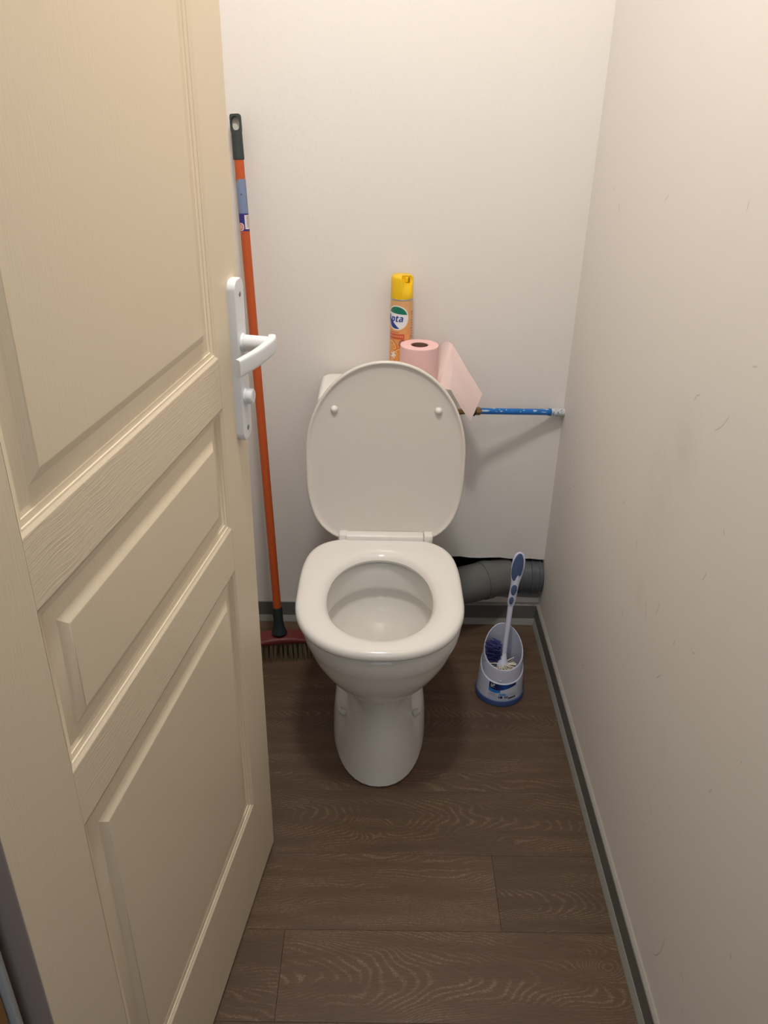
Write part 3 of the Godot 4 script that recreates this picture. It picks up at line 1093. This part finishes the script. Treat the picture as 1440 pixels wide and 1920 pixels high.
# ---------------------------------------------------------------- the broom
func broom() -> void:
	var base := Vector3(-0.2655, 0, 0.178)
	var t := thing("broom", "orange-handled broom leaning on the back wall behind the door", "broom", base)
	var orange := mat(hex(192, 86, 38), 0.35, 0.5)
	var black := mat(hex(48, 56, 56), 0.55)
	var top := Vector3(-0.327, 1.365, 0.020) - base
	var bot := Vector3(-0.2655, 0.085, 0.178) - base
	var d := (top - bot)
	var L := d.length()
	var e := d / L
	var side := Vector3.RIGHT - e * e.x
	side = side.normalized()
	obj("pole", tube([bot + e * 0.03, bot + e * (L - 0.06)], [0.0108, 0.0108], 24), orange, t).set_meta("label", "orange metal pole")
	# hand grip with an oval hanging hole near the top
	var grip := Node3D.new()
	grip.name = "grip"
	grip.set_meta("label", "dark grey plastic end grip with hanging hole")
	t.add_child(grip, true)
	var g0 := bot + e * (L - 0.092)
	obj("grip_sleeve", tube([g0, g0 + e * 0.003, g0 + e * 0.052, g0 + e * 0.055], [0.0118, 0.0126, 0.0122, 0.0118], 24), black, grip)
	# flat eye: rounded plate with a hole
	var fz := e.cross(side).normalized()
	if fz.z < 0:
		fz = -fz
	var eye := MB.new()
	var rows := []
	var NO := 40
	var outr := PackedVector2Array()
	var inr := PackedVector2Array()
	for k in NO:
		var a := TAU * k / NO
		var c := cos(a)
		var s := sin(a)
		outr.append(Vector2(0.0120 * signf(c) * pow(absf(c), 0.3), 0.020 * signf(s) * pow(absf(s), 0.3)))
		inr.append(Vector2(0.0088 * signf(c) * pow(absf(c), 0.7), 0.0140 * signf(s) * pow(absf(s), 0.8)) + Vector2(0, 0.001))
	var ec := bot + e * (L - 0.019)
	for q in [[outr, -0.007], [outr, 0.007], [inr, 0.007], [inr, -0.007]]:
		var row := PackedVector3Array()
		for p in q[0]:
			row.append(ec + side * p.x + e * p.y + fz * q[1])
		rows.append(row)
	eye.grid(rows, true, true)
	obj("hanging_eye", eye.outward(), black, grip, 30.0)
	obj("eye_back", tube([ec - fz * 0.0085, ec - fz * 0.0065], [Vector2(0.0105, 0.017), Vector2(0.0105, 0.017)], 24, true, side), mat(hex(222, 222, 212), 0.5), grip).set_meta("label", "pale insert seen through the hanging hole")
	# sticker wrapped round the pole
	var im := Image.create(64, 160, false, Image.FORMAT_RGB8)
	im.fill(hex(52, 48, 110))
	im.fill_rect(Rect2i(12, 0, 40, 105), hex(122, 138, 168))
	for y in 105:
		for x in range(14, 50):
			if (x * 7 + y * 3) % 23 < 3 and y > 45:
				im.set_pixel(x, y, hex(96, 112, 150))
	for y in 12:
		for x in 64:
			if x < 30 - y * 2:
				im.set_pixel(x, y, hex(192, 86, 38))
	im.fill_rect(Rect2i(30, 44, 5, 5), hex(70, 84, 130))
	im.fill_rect(Rect2i(0, 105, 64, 55), hex(44, 40, 128))
	im.fill_rect(Rect2i(36, 110, 17, 44), hex(222, 214, 206))
	for y in range(114, 150, 3):
		im.fill_rect(Rect2i(42, y, 8, 1), hex(90, 70, 70))
	for y in range(128, 160):
		for x in range(10, 34):
			var q := Vector2((x - 22) / 11.0, (y - 146) / 13.0).length()
			if q < 1.0:
				im.set_pixel(x, y, hex(232, 200, 190) if q > 0.7 or absf(q - 0.3) < 0.15 else hex(206, 92, 78))
	for y in range(138, 160):
		for x in 64:
			if x < 12 or (x > 53):
				im.set_pixel(x, y, hex(192, 86, 38))
	var st := mat(Color.WHITE, 0.4)
	st.albedo_texture = ImageTexture.create_from_image(im)
	var s1 := bot + e * (L - 0.132)
	var s2 := bot + e * (L - 0.243)
	var sm := MB.new()
	var r0 := []
	var t0 := []
	for k in 9:
		var c := s1.lerp(s2, k / 8.0)
		var row := PackedVector3Array()
		var tr := []
		for j in 25:
			var a := deg_to_rad(-170.0 + 340.0 * j / 24.0)
			row.append(c + side * sin(a) * 0.0111 + fz * cos(a) * 0.0111)
			tr.append(Vector2(0.5 + (j / 24.0 - 0.5) * 1.35, k / 8.0))
		r0.append(row)
		t0.append(tr)
	sm.grid(r0, false, false, t0)
	var nq := (sm.v[26] - sm.v[12]).cross(sm.v[13] - sm.v[12])
	if nq.dot(sm.v[12] - s1) < 0:
		for k in range(0, sm.i.size(), 3):
			var sw := sm.i[k + 1]
			sm.i[k + 1] = sm.i[k + 2]
			sm.i[k + 2] = sw
	st.texture_repeat = false
	obj("sticker", sm, st, t).set_meta("label", "blue and grey product sticker with a small barcode")
	# socket and head
	var h := Node3D.new()
	h.name = "head"
	t.add_child(h, true)
	h.rotation.y = deg_to_rad(9.5)
	var red := mat(hex(102, 38, 33), 0.5)
	obj("socket", tube([bot + e * 0.075, bot + e * 0.072, bot + e * 0.03, bot + e * 0.012, bot - e * 0.004], [0.0120, 0.0135, 0.0135, 0.0165, 0.0215], 24), mat(hex(34, 44, 46), 0.5), t)
	var rows2 := []
	for k in 25:
		var x := lerpf(-0.140, 0.140, k / 24.0)
		var f := absf(x) / 0.140
		var topy := lerpf(0.077, 0.055, smoothstep(0.08, 1.0, f))
		var boty := lerpf(0.054, 0.044, f * f)
		var hd := 0.027 * (1.0 if f < 0.93 else 0.86)
		var ring := PackedVector3Array()
		for j in 16:
			var a := TAU * j / 16.0
			var c := cos(a)
			var s := sin(a)
			ring.append(Vector3(x, lerpf(boty, topy, 0.5 + 0.5 * signf(s) * pow(absf(s), 0.6)), hd * signf(c) * pow(absf(c), 0.5)))
		rows2.append(ring)
	var hm := MB.new()
	hm.grid(rows2, true)
	hm.fan(rows2[0])
	hm.fan(rows2[24], true)
	obj("head_block", hm.outward(), red, h, 45.0).set_meta("label", "dark red plastic broom head")
	var br := MB.new()
	var rng := RandomNumberGenerator.new()
	rng.seed = 9
	for ix in 21:
		for iz in 4:
			var x := lerpf(-0.131, 0.131, ix / 20.0)
			var z := lerpf(-0.020, 0.020, iz / 3.0)
			var f := absf(x) / 0.14
			var ty := lerpf(0.057, 0.047, f * f)
			for b in 9:
				var a := rng.randf() * TAU
				var q := Vector3(cos(a), 0, sin(a)) * 0.0036 * sqrt(rng.randf())
				var foot := Vector3(x * 1.05, 0.0008, z * 1.35) + q * 1.9
				br.merge(tube([Vector3(x, ty, z) + q, (Vector3(x, ty, z) + q).lerp(foot, 0.5), foot], [0.0009, 0.0008, 0.0006], 4, false))
	obj("bristles", br, mat(hex(128, 114, 86), 0.6), h, 60.0).set_meta("kind", "stuff")

# ---------------------------------------------------------------- things on the cistern
func bent_text(txt: String, size: float, r: float, y: float, ang: float, slant := 0.0) -> ArrayMesh:
	var f := SystemFont.new()
	f.font_names = PackedStringArray(["Droid Sans"])
	f.font_weight = 700
	var tm := TextMesh.new()
	tm.text = txt
	tm.font = f
	tm.font_size = 64
	tm.pixel_size = size / 64.0
	tm.depth = 0.0004
	tm.curve_step = 1.0
	var arr := tm.get_mesh_arrays()
	var vv: PackedVector3Array = arr[Mesh.ARRAY_VERTEX]
	var nn: PackedVector3Array = arr[Mesh.ARRAY_NORMAL]
	for k in vv.size():
		var p := vv[k]
		var a := (p.x + p.y * slant) / r + ang
		var rr := r + p.z
		vv[k] = Vector3(sin(a) * rr, y + p.y, cos(a) * rr)
		var n := nn[k]
		nn[k] = Vector3(n.x * cos(a) + n.z * sin(a), n.y, -n.x * sin(a) + n.z * cos(a))
	arr[Mesh.ARRAY_VERTEX] = vv
	arr[Mesh.ARRAY_NORMAL] = nn
	arr[Mesh.ARRAY_TANGENT] = null
	var m := ArrayMesh.new()
	m.add_surface_from_arrays(Mesh.PRIMITIVE_TRIANGLES, arr)
	return m

func spray_can() -> void:
	var t := thing("spray_can", "peach air freshener can with a yellow cap on the cistern", "spray can", Vector3(0.0505, 0.7753, 0.0455))
	var r := 0.0268
	# printed body: peach ground, round green and blue badge, red band, fruit print
	var w := 512
	var h := 512
	var im := Image.create(w, h, false, Image.FORMAT_RGB8)
	var n := noise(91, 0.02, 3)
	for y in h:
		for x in w:
			var f := float(y) / h
			var c := hex(228, 176, 122).lerp(hex(224, 140, 72), clampf(f * 1.1 + n.get_noise_2d(x, y) * 0.25, 0, 1))
			im.set_pixel(x, y, c)
	# badge centre faces the viewer's left; u = 0.5 looks at +z
	var bc := Vector2(218, 105)
	for y in range(30, 190):
		for x in range(110, 320):
			var q := Vector2((x - bc.x) / 92.0, (y - bc.y) / 76.0)
			var l := q.length()
			if l < 1.0:
				var c := hex(238, 232, 220)
				if l < 0.90:
					c = hex(30, 120, 96) if q.y < -0.34 + q.x * 0.1 else hex(236, 238, 240)
					if q.y > 0.25 + 0.9 * (q.x + 0.45):
						c = hex(38, 70, 150)
				im.set_pixel(x, y, c)
	im.fill_rect(Rect2i(130, 205, 150, 34), hex(206, 92, 60))
	im.fill_rect(Rect2i(150, 192, 90, 8), hex(214, 120, 84))
	for k in 9:
		im.fill_rect(Rect2i(140 + k * 15, 216, 9, 10), hex(228, 160, 120))
	for y in range(240, 300):
		for x in range(236, 300):
			var q := Vector2((x - 266) / 26.0, (y - 266) / 26.0).length()
			if q < 1.0:
				im.set_pixel(x, y, hex(150, 70, 90) if q > 0.72 else (hex(216, 190, 180) if q > 0.35 else hex(120, 60, 110)))
	# sliced oranges and blossom
	for sp in [[170, 300, 58], [250, 350, 60], [150, 400, 64], [330, 420, 70], [400, 330, 52], [90, 360, 50], [230, 450, 60]]:
		for y in range(sp[1] - sp[2], mini(h, sp[1] + sp[2])):
			for x in range(maxi(0, sp[0] - sp[2]), mini(w, sp[0] + sp[2])):
				var dv: Vector2 = Vector2(x - sp[0], y - sp[1]) / float(sp[2])
				var q: float = dv.length()
				if q < 1.0:
					var seg := absf(fposmod(dv.angle() * 8.0 / TAU, 1.0) - 0.5)
					im.set_pixel(x, y, hex(222, 120, 44) if q > 0.86 else (hex(238, 214, 170) if q > 0.78 or seg > 0.44 else hex(232, 150, 70)))
	for sp in [[196, 340, 26], [180, 440, 22], [280, 400, 20]]:
		for y in range(sp[1] - sp[2], sp[1] + sp[2]):
			for x in range(sp[0] - sp[2], sp[0] + sp[2]):
				if Vector2(x - sp[0], y - sp[1]).length() < sp[2] * (0.7 + 0.3 * cos(Vector2(x - sp[0], y - sp[1]).angle() * 5.0)):
					im.set_pixel(x, y, hex(240, 234, 226))
	# small print on the side panel at the right
	for k in 14:
		im.fill_rect(Rect2i(340 + (k % 3) * 4, 70 + k * 17, 46, 6), hex(120, 70, 56) if k < 10 else hex(210, 200, 190))
	var bm := mat(Color.WHITE, 0.30, 0.5)
	bm.albedo_texture = ImageTexture.create_from_image(im)
	bm.texture_repeat = true
	var rows := []
	var tx := []
	var NN := 40
	for q in [[0.0, 0.0], [0.010, 1.0], [0.190, 0.0]]:
		pass
	for y in [0.004, 0.07, 0.14, 0.200]:
		var row := PackedVector3Array()
		var tr := []
		for k in NN + 1:
			var a := TAU * (float(k) / NN - 0.5)
			row.append(Vector3(sin(a) * r, y, cos(a) * r))
			tr.append(Vector2(float(k) / NN, 1.0 - y / 0.2))
		rows.append(row)
		tx.append(tr)
	var m := MB.new()
	m.grid(rows, false, false, tx)
	obj("body", m.outward(), bm, t, 50.0).set_meta("label", "peach printed can body")
	var tin := mat(hex(190, 188, 180), 0.3)
	tin.metallic = 0.8
	obj("bottom_rim", lathe([Vector2(0, 0.002), Vector2(0.024, 0.002), Vector2(0.0255, 0.0), Vector2(0.0272, 0.001), Vector2(0.0275, 0.004), Vector2(0.0262, 0.0055)], 36), tin, t)
	obj("shoulder_rim", lathe([Vector2(0.0262, 0.1985), Vector2(0.0272, 0.2), Vector2(0.0272, 0.2025), Vector2(0.0255, 0.205), Vector2(0, 0.205)], 36), tin, t)
	# lettering of the badge
	var lt := obj("badge_lettering", bent_text("Apta", 0.0215, r + 0.0003, 0.1570, -0.68, 0.18), mat(hex(36, 66, 156), 0.4), t)
	lt.set_meta("label", "slanted blue badge lettering")
	# yellow cap with a scooped spray opening towards the right front
	var ym := mat(hex(246, 200, 24), 0.38, 0.5)
	var cap := CSGCombiner3D.new()
	cap.name = "cap"
	cap.set_meta("label", "yellow spray cap with a scooped nozzle opening")
	t.add_child(cap, true)
	var cm := CSGMesh3D.new()
	cm.name = "cap_shell"
	var lm := lathe([Vector2(0, 0.202), Vector2(0.0266, 0.202), Vector2(0.0270, 0.204), Vector2(0.0262, 0.249), Vector2(0.0250, 0.2535), Vector2(0.0225, 0.2555), Vector2(0, 0.2565)], 40)
	cm.mesh = lm.mesh(40.0)
	cm.material = ym
	cap.add_child(cm, true)
	var cut := CSGSphere3D.new()
	cut.name = "nozzle_scoop"
	cut.operation = CSGShape3D.OPERATION_SUBTRACTION
	cut.radius = 0.0135
	cut.radial_segments = 24
	cut.rings = 14
	cut.material = ym
	cap.add_child(cut, true)
	cut.position = Vector3(0.0130, 0.252, 0.0190)
	cut.scale = Vector3(1.15, 1.0, 1.0)
	obj("nozzle_button", rbox(Vector3(0.0100, 0.247, 0.0120), Vector3(0.009, 0.012, 0.009), 0.003), ym, t)
	obj("nozzle_slot", rbox(Vector3(0.0155, 0.2475, 0.0110), Vector3(0.0026, 0.010, 0.012), 0.001), mat(hex(150, 112, 20), 0.5), t)

func paper_roll() -> void:
	var c := Vector3(0.0945, 0.775, 0.0930 + 0.012)
	var t := thing("toilet_paper_roll", "pink toilet paper roll standing on the cistern, its end unrolled", "toilet paper", c)
	var im := Image.create(256, 256, false, Image.FORMAT_L8)
	for y in 256:
		for x in 256:
			var a := sin(x * TAU / 8.0) * sin(y * TAU / 8.0)
			im.set_pixel(x, y, Color.from_hsv(0, 0, clampf(0.5 + 0.25 * a, 0, 1)))
	var pm := mat(hex(243, 200, 197), 0.9, 0.2)
	pm.heightmap_enabled = true
	pm.heightmap_texture = ImageTexture.create_from_image(im)
	pm.heightmap_scale = 0.02
	pm.uv1_triplanar = true
	pm.uv1_scale = Vector3.ONE * 9.0
	var R := 0.0465
	var H := 0.1055
	obj("roll", lathe([Vector2(0.0205, 0.002), Vector2(0.0205, 0.0), Vector2(R - 0.001, 0.0), Vector2(R, 0.0015), Vector2(R, H - 0.002), Vector2(R - 0.0015, H), Vector2(0.036, H + 0.0004), Vector2(0.0215, H), Vector2(0.0205, H - 0.002), Vector2(0.0205, 0.002)], 56), pm, t, 40.0)
	obj("core", lathe([Vector2(0.0206, 0.0), Vector2(0.0206, H - 0.001), Vector2(0.0190, H - 0.001), Vector2(0.0190, 0.0), Vector2(0.0206, 0.0)], 36), mat(hex(128, 96, 80), 0.9), t).set_meta("label", "brown cardboard core")
	# the loose end: leaves the roll at its right, folds over and hangs past the cistern
	var A := [Vector3(0.1400, 0.8800, 0.109), Vector3(0.1475, 0.8825, 0.094), Vector3(0.1569, 0.8838, 0.086), Vector3(0.1668, 0.8815, 0.082), Vector3(0.1745, 0.8766, 0.083), Vector3(0.1780, 0.8731, 0.092), Vector3(0.2125, 0.8200, 0.103), Vector3(0.2524, 0.7620, 0.110)]
	var B := [Vector3(0.1403, 0.7770, 0.111), Vector3(0.1418, 0.7770, 0.112), Vector3(0.1428, 0.7772, 0.115), Vector3(0.1436, 0.7775, 0.119), Vector3(0.1446, 0.7785, 0.123), Vector3(0.1740, 0.7755, 0.125), Vector3(0.2007, 0.7306, 0.125), Vector3(0.2268, 0.6946, 0.125)]
	var pa := []
	var pb := []
	for k in A.size() - 1:
		for q in 4:
			pa.append(A[k].lerp(A[k + 1], q / 4.0))
			pb.append(B[k].lerp(B[k + 1], q / 4.0))
	pa.append(A[A.size() - 1])
	pb.append(B[B.size() - 1])
	var NV := 9
	var rows := []
	for k in pa.size():
		var row := PackedVector3Array()
		for j in NV:
			var f := j / (NV - 1.0)
			var p: Vector3 = pa[k].lerp(pb[k], f)
			var q := float(k) / pa.size()
			if q > 0.55:
				p.z += 0.003 * sin(f * PI) * sin((q - 0.55) * 5.0) + 0.0010 * sin(f * 9.0) * sin((q - 0.55) * 7.0)
			row.append(p - c)
		rows.append(row)
	var m := MB.new()
	m.grid(rows)
	# a second face a hair behind gives the sheet its thickness
	var back := []
	for k in rows.size():
		var row := PackedVector3Array()
		for j in NV:
			var du: Vector3 = rows[mini(k + 1, rows.size() - 1)][j] - rows[maxi(k - 1, 0)][j]
			var dv: Vector3 = rows[k][mini(j + 1, NV - 1)] - rows[k][maxi(j - 1, 0)]
			row.append(rows[k][j] + dv.cross(du).normalized() * 0.0005)
		back.append(row)
	var b := MB.new()
	b.grid(back)
	for k in range(0, b.i.size(), 3):
		var s := b.i[k + 1]
		b.i[k + 1] = b.i[k + 2]
		b.i[k + 2] = s
	m.merge(b)
	var lp: StandardMaterial3D = mat(hex(246, 222, 216), 0.9, 0.2)
	lp.backlight_enabled = true
	lp.backlight = Color(0.35, 0.22, 0.2)
	lp.heightmap_enabled = true
	lp.heightmap_texture = pm.heightmap_texture
	lp.heightmap_scale = 0.02
	lp.uv1_triplanar = true
	lp.uv1_scale = Vector3.ONE * 9.0
	obj("loose_end", m, lp, t, 35.0).set_meta("label", "pale pink loose end hanging down")

# ---------------------------------------------------------------- brush set
func brush_holder() -> void:
	var t := thing("toilet_brush_holder", "white plastic toilet brush holder with blue base and label", "brush holder", Vector3(0.333, 0, 0.3135))
	var wm := mat(hex(208, 212, 232), 0.30, 0.5)
	var blue := mat(hex(64, 86, 136), 0.32)
	obj("base_ring", lathe([Vector2(0, 0), Vector2(0.0615, 0), Vector2(0.0640, 0.002), Vector2(0.0640, 0.010), Vector2(0.0625, 0.016), Vector2(0.058, 0.018), Vector2(0, 0.018)], 56), blue, t).set_meta("label", "blue base ring")
	# a tapered cup cut off on the slant, low at the front
	var N := 72
	var cup := MB.new()
	var rows := []
	var rad := func(y: float) -> float: return lerpf(0.0592, 0.0490, clampf(y / 0.18, 0, 1))
	var top := func(a: float) -> float: return 0.1455 - 0.0385 * cos(a) + 0.004 * cos(2.0 * a)
	for lv in [[0.0, 0.0], [0.25, 0.0], [0.5, 0.0], [0.75, 0.0], [0.97, 0.0], [1.0, -0.0008], [1.006, -0.0018], [1.0, -0.0030], [0.9, -0.0032], [0.5, -0.0032], [0.02, -0.0032]]:
		var row := PackedVector3Array()
		for k in N:
			var a := TAU * k / N
			var y: float = lerpf(0.014, top.call(a), lv[0])
			var r: float = rad.call(y) + lv[1]
			row.append(Vector3(sin(a) * r, y, cos(a) * r))
		rows.append(row)
	cup.grid(rows, true)
	cup.fan(rows[rows.size() - 1], false)
	cup.fan(rows[0], true)
	obj("cup", cup.outward(), wm, t, 50.0)
	# outer skirt that ends in a swooping edge below the rim
	var sk := MB.new()
	rows = []
	var top2 := func(a: float) -> float: return 0.101 - 0.037 * cos(a) + 0.006 * cos(2.0 * a)
	for lv in [[0.0, -0.001], [0.0, 0.0022], [0.5, 0.0022], [0.97, 0.0022], [1.0, 0.0014], [1.01, 0.0]]:
		var row := PackedVector3Array()
		for k in N:
			var a := TAU * k / N
			var y: float = lerpf(0.0155, top2.call(a), lv[0])
			var r: float = rad.call(y) + lv[1]
			row.append(Vector3(sin(a) * r, y, cos(a) * r))
		rows.append(row)
	sk.grid(rows, true)
	obj("skirt", sk.outward(), wm, t, 50.0)
	# printed label on the front
	var w := 256
	var h := 224
	var im := Image.create(w, h, false, Image.FORMAT_RGBA8)
	for y in h:
		for x in w:
			var fx := float(x) / w
			var fy := float(y) / h
			var sw := 0.27 + 0.30 * sin(fx * 2.4 + 0.5) * (1.0 - fx * 0.75)
			var c: Color
			if fy < sw + 0.03:
				c = hex(16, 22, 74).lerp(hex(28, 84, 168), clampf(1.0 - absf(fx - 0.6) * 2.6, 0, 1))
			elif fy < sw + 0.20 - 0.10 * fx and fx < 0.42:
				c = hex(44, 124, 204)
			elif fy < 0.66:
				c = hex(186, 202, 228).lerp(hex(228, 230, 236), fx * 0.6)
			else:
				c = hex(190, 200, 216)
			im.set_pixel(x, y, c)
	# white house mark: slanted U with a P-like hook and a line of small print beneath
	for y in range(56, 86):
		var sh := (86 - y) / 5
		for x in range(14, 54):
			var on := false
			if x < 20 and y < 81:
				on = true
			if x >= 20 and x < 30 and y >= 77:
				on = true
			if x >= 30 and x < 36:
				on = true
			if x >= 36 and x < 46 and (y < 62 or (y > 69 and y < 75)):
				on = true
			if x >= 44 and x < 50 and y < 75:
				on = true
			if on:
				im.set_pixel(x + sh, y, hex(232, 234, 240))
	im.fill_rect(Rect2i(14, 89, 40, 4), hex(200, 205, 220))
	# small print, pictograms and a bar along the foot
	for k in 4:
		im.fill_rect(Rect2i(14 + k * 15, 158, 9, 16), hex(150, 160, 180))
		im.fill_rect(Rect2i(14 + k * 22, 180, 16, 5), hex(160, 168, 186))
	im.fill_rect(Rect2i(100, 150, 60, 24), hex(96, 150, 208))
	im.fill_rect(Rect2i(96, 184, 10, 20), hex(20, 22, 52))
	im.fill_rect(Rect2i(110, 178, 22, 26), hex(28, 40, 84))
	im.fill_rect(Rect2i(150, 178, 30, 22), hex(22, 24, 50))
	im.fill_rect(Rect2i(156, 183, 8, 8), hex(210, 214, 224))
	im.fill_rect(Rect2i(168, 183, 6, 12), hex(190, 196, 210))
	for y in range(186, 212):
		for x in range(184, 256):
			if y > 196 - (x - 184) * 0.10 and y < 210 - (x - 184) * 0.10:
				im.set_pixel(x, y, hex(18, 18, 34))
	var lm := mat(Color.WHITE, 0.35)
	lm.albedo_texture = ImageTexture.create_from_image(im)
	lm.texture_repeat = false
	var lb := MB.new()
	rows = []
	var tx := []
	for j in 9:
		var row := PackedVector3Array()
		var tr := []
		for k in 17:
			var a := deg_to_rad(-38.0 + 72.0 * k / 16.0)
			var hi: float = minf(0.083, top2.call(a) - 0.002)
			var y := lerpf(0.0195, 0.083, j / 8.0)
			y = minf(y, hi)
			var r: float = rad.call(y) + 0.0026
			row.append(Vector3(sin(a) * r, y, cos(a) * r))
			tr.append(Vector2(k / 16.0, 1.0 - (y - 0.0195) / 0.0635))
		rows.append(row)
		tx.append(tr)
	lb.grid(rows, false, false, tx)
	var nq := (lb.v[18] - lb.v[0]).cross(lb.v[1] - lb.v[0])
	if nq.z < 0:
		for k in range(0, lb.i.size(), 3):
			var s := lb.i[k + 1]
			lb.i[k + 1] = lb.i[k + 2]
			lb.i[k + 2] = s
	obj("printed_label", lb, lm, t, 60.0).set_meta("label", "blue and pale printed product label")

func toilet_brush() -> void:
	var base := Vector3(0.3300, 0.022, 0.326)
	var t := thing("toilet_brush", "white toilet brush with blue-padded grip standing in its holder", "toilet brush", base)
	var wm := mat(hex(206, 208, 230), 0.35)
	var pad := mat(hex(64, 84, 122), 0.6)
	var a := Vector3(0.3315, 0.102, 0.330) - base
	var b := Vector3(0.3435, 0.262, 0.291) - base
	var c := Vector3(0.3590, 0.402, 0.262) - base
	var side := Vector3(0.98, 0, -0.1).normalized()
	obj("stick", tube([a, a.lerp(b, 0.5), b], [0.0068, 0.0062, 0.0072], 16), wm, t)
	obj("flared_collar", tube([a - (b - a) * 0.02, a + (b - a) * 0.03, a + (b - a) * 0.10, a + (b - a) * 0.2], [0.0170, 0.0155, 0.0095, 0.0068], 24), wm, t)
	# grip like a toothbrush handle: narrow waist, wide round paddle end
	var d := c - b
	var g := []
	var rr := []
	var prof := [[0.0, 0.0085, 0.0075], [0.04, 0.0098, 0.0085], [0.16, 0.0106, 0.009], [0.30, 0.0098, 0.009], [0.45, 0.0108, 0.0095], [0.60, 0.0148, 0.010], [0.74, 0.0170, 0.010], [0.86, 0.0162, 0.0095], [0.95, 0.0125, 0.008], [0.99, 0.0070, 0.0055], [1.0, 0.002, 0.002]]
	for q in prof:
		g.append(b + d * q[0] + Vector3(0, 0, 0.004) * sin(q[0] * PI))
		rr.append(Vector2(q[1], q[2]))
	var grip := obj("grip", tube(g, rr, 28, true, side), wm, t, 50.0)
	var nrm := d.cross(side).normalized()
	if nrm.z < 0:
		nrm = -nrm
	var pads := [[0.74, 0.0028, 0.0140, 0.038], [0.33, 0.0020, 0.0072, 0.015], [0.12, 0.0030, 0.0055, 0.011]]
	for q in pads:
		var pc: Vector3 = b + d * q[0] + Vector3(0, 0, 0.004) * sin(q[0] * PI) + nrm * 0.0060 - side * q[1]
		var rows := []
		for lv in [[1.0, 0.0], [0.98, 0.0028], [0.85, 0.0042], [0.5, 0.0050]]:
			var ring := PackedVector3Array()
			for k in 28:
				var an := TAU * k / 28.0
				ring.append(pc + side * cos(an) * q[2] * lv[0] + d.normalized() * sin(an) * q[3] * lv[0] + nrm * lv[1])
			rows.append(ring)
		var m := MB.new()
		m.grid(rows, true)
		m.fan(rows[0], true)
		m.fan(rows[3])
		obj("soft_pad", m.outward(), pad, grip, 60.0).set_meta("label", "blue-grey soft pad")
	var tipc: Vector3 = b + d * 0.915 + nrm * 0.0085 - side * 0.002
	obj("hang_hole", tube([tipc - nrm * 0.002, tipc + nrm * 0.0022], [0.0042, 0.0036], 16), mat(hex(52, 50, 84), 0.5), grip)
	# bristles: cream tufts at the foot, a dark blue edge brush against the left of the cup
	var rng := RandomNumberGenerator.new()
	rng.seed = 21
	var cm := MB.new()
	for k in 420:
		var f := rng.randf()
		var an := rng.randf() * TAU
		var p0 := Vector3(0.0015, lerpf(0.0, 0.086, f), 0.006)
		var out := Vector3(cos(an), rng.randf_range(-0.1, 0.35), sin(an))
		var len := rng.randf_range(0.034, 0.042) * (1.0 - 0.12 * f)
		cm.merge(tube([p0 + out * 0.004, p0 + out * len * 0.6, p0 + out * len + Vector3(0, -0.002, 0)], [0.0018, 0.0016, 0.0010], 4, false))
	obj("bristles", cm, mat(hex(226, 216, 196), 0.75), t, 60.0).set_meta("kind", "stuff")
	var bm := MB.new()
	for k in 900:
		var f := rng.randf()
		var an := deg_to_rad(rng.randf_range(165.0, 262.0))
		var y := lerpf(0.012, 0.142, f)
		var p0 := Vector3(lerpf(-0.024, 0.0, rng.randf()), y, lerpf(0.006, -0.016, rng.randf())) + Vector3(cos(an) * 0.004, 0, -sin(an) * 0.002)
		var an2 := rng.randf_range(-0.2, 0.9)
		var out := Vector3(-cos(an2), rng.randf_range(0.0, 0.4), -sin(an2) + 0.1).normalized()
		bm.merge(tube([p0, p0 + out * 0.012, p0 + out * rng.randf_range(0.018, 0.024)], [0.0012, 0.0011, 0.0006], 4, false))
	obj("edge_bristles", bm, mat(hex(26, 30, 102), 0.5), t, 60.0).set_meta("kind", "stuff")
	obj("edge_spine", tube([Vector3(-0.012, 0.008, -0.010), Vector3(-0.011, 0.135, -0.010)], [0.006, 0.005], 12), mat(hex(26, 32, 100), 0.5), t)
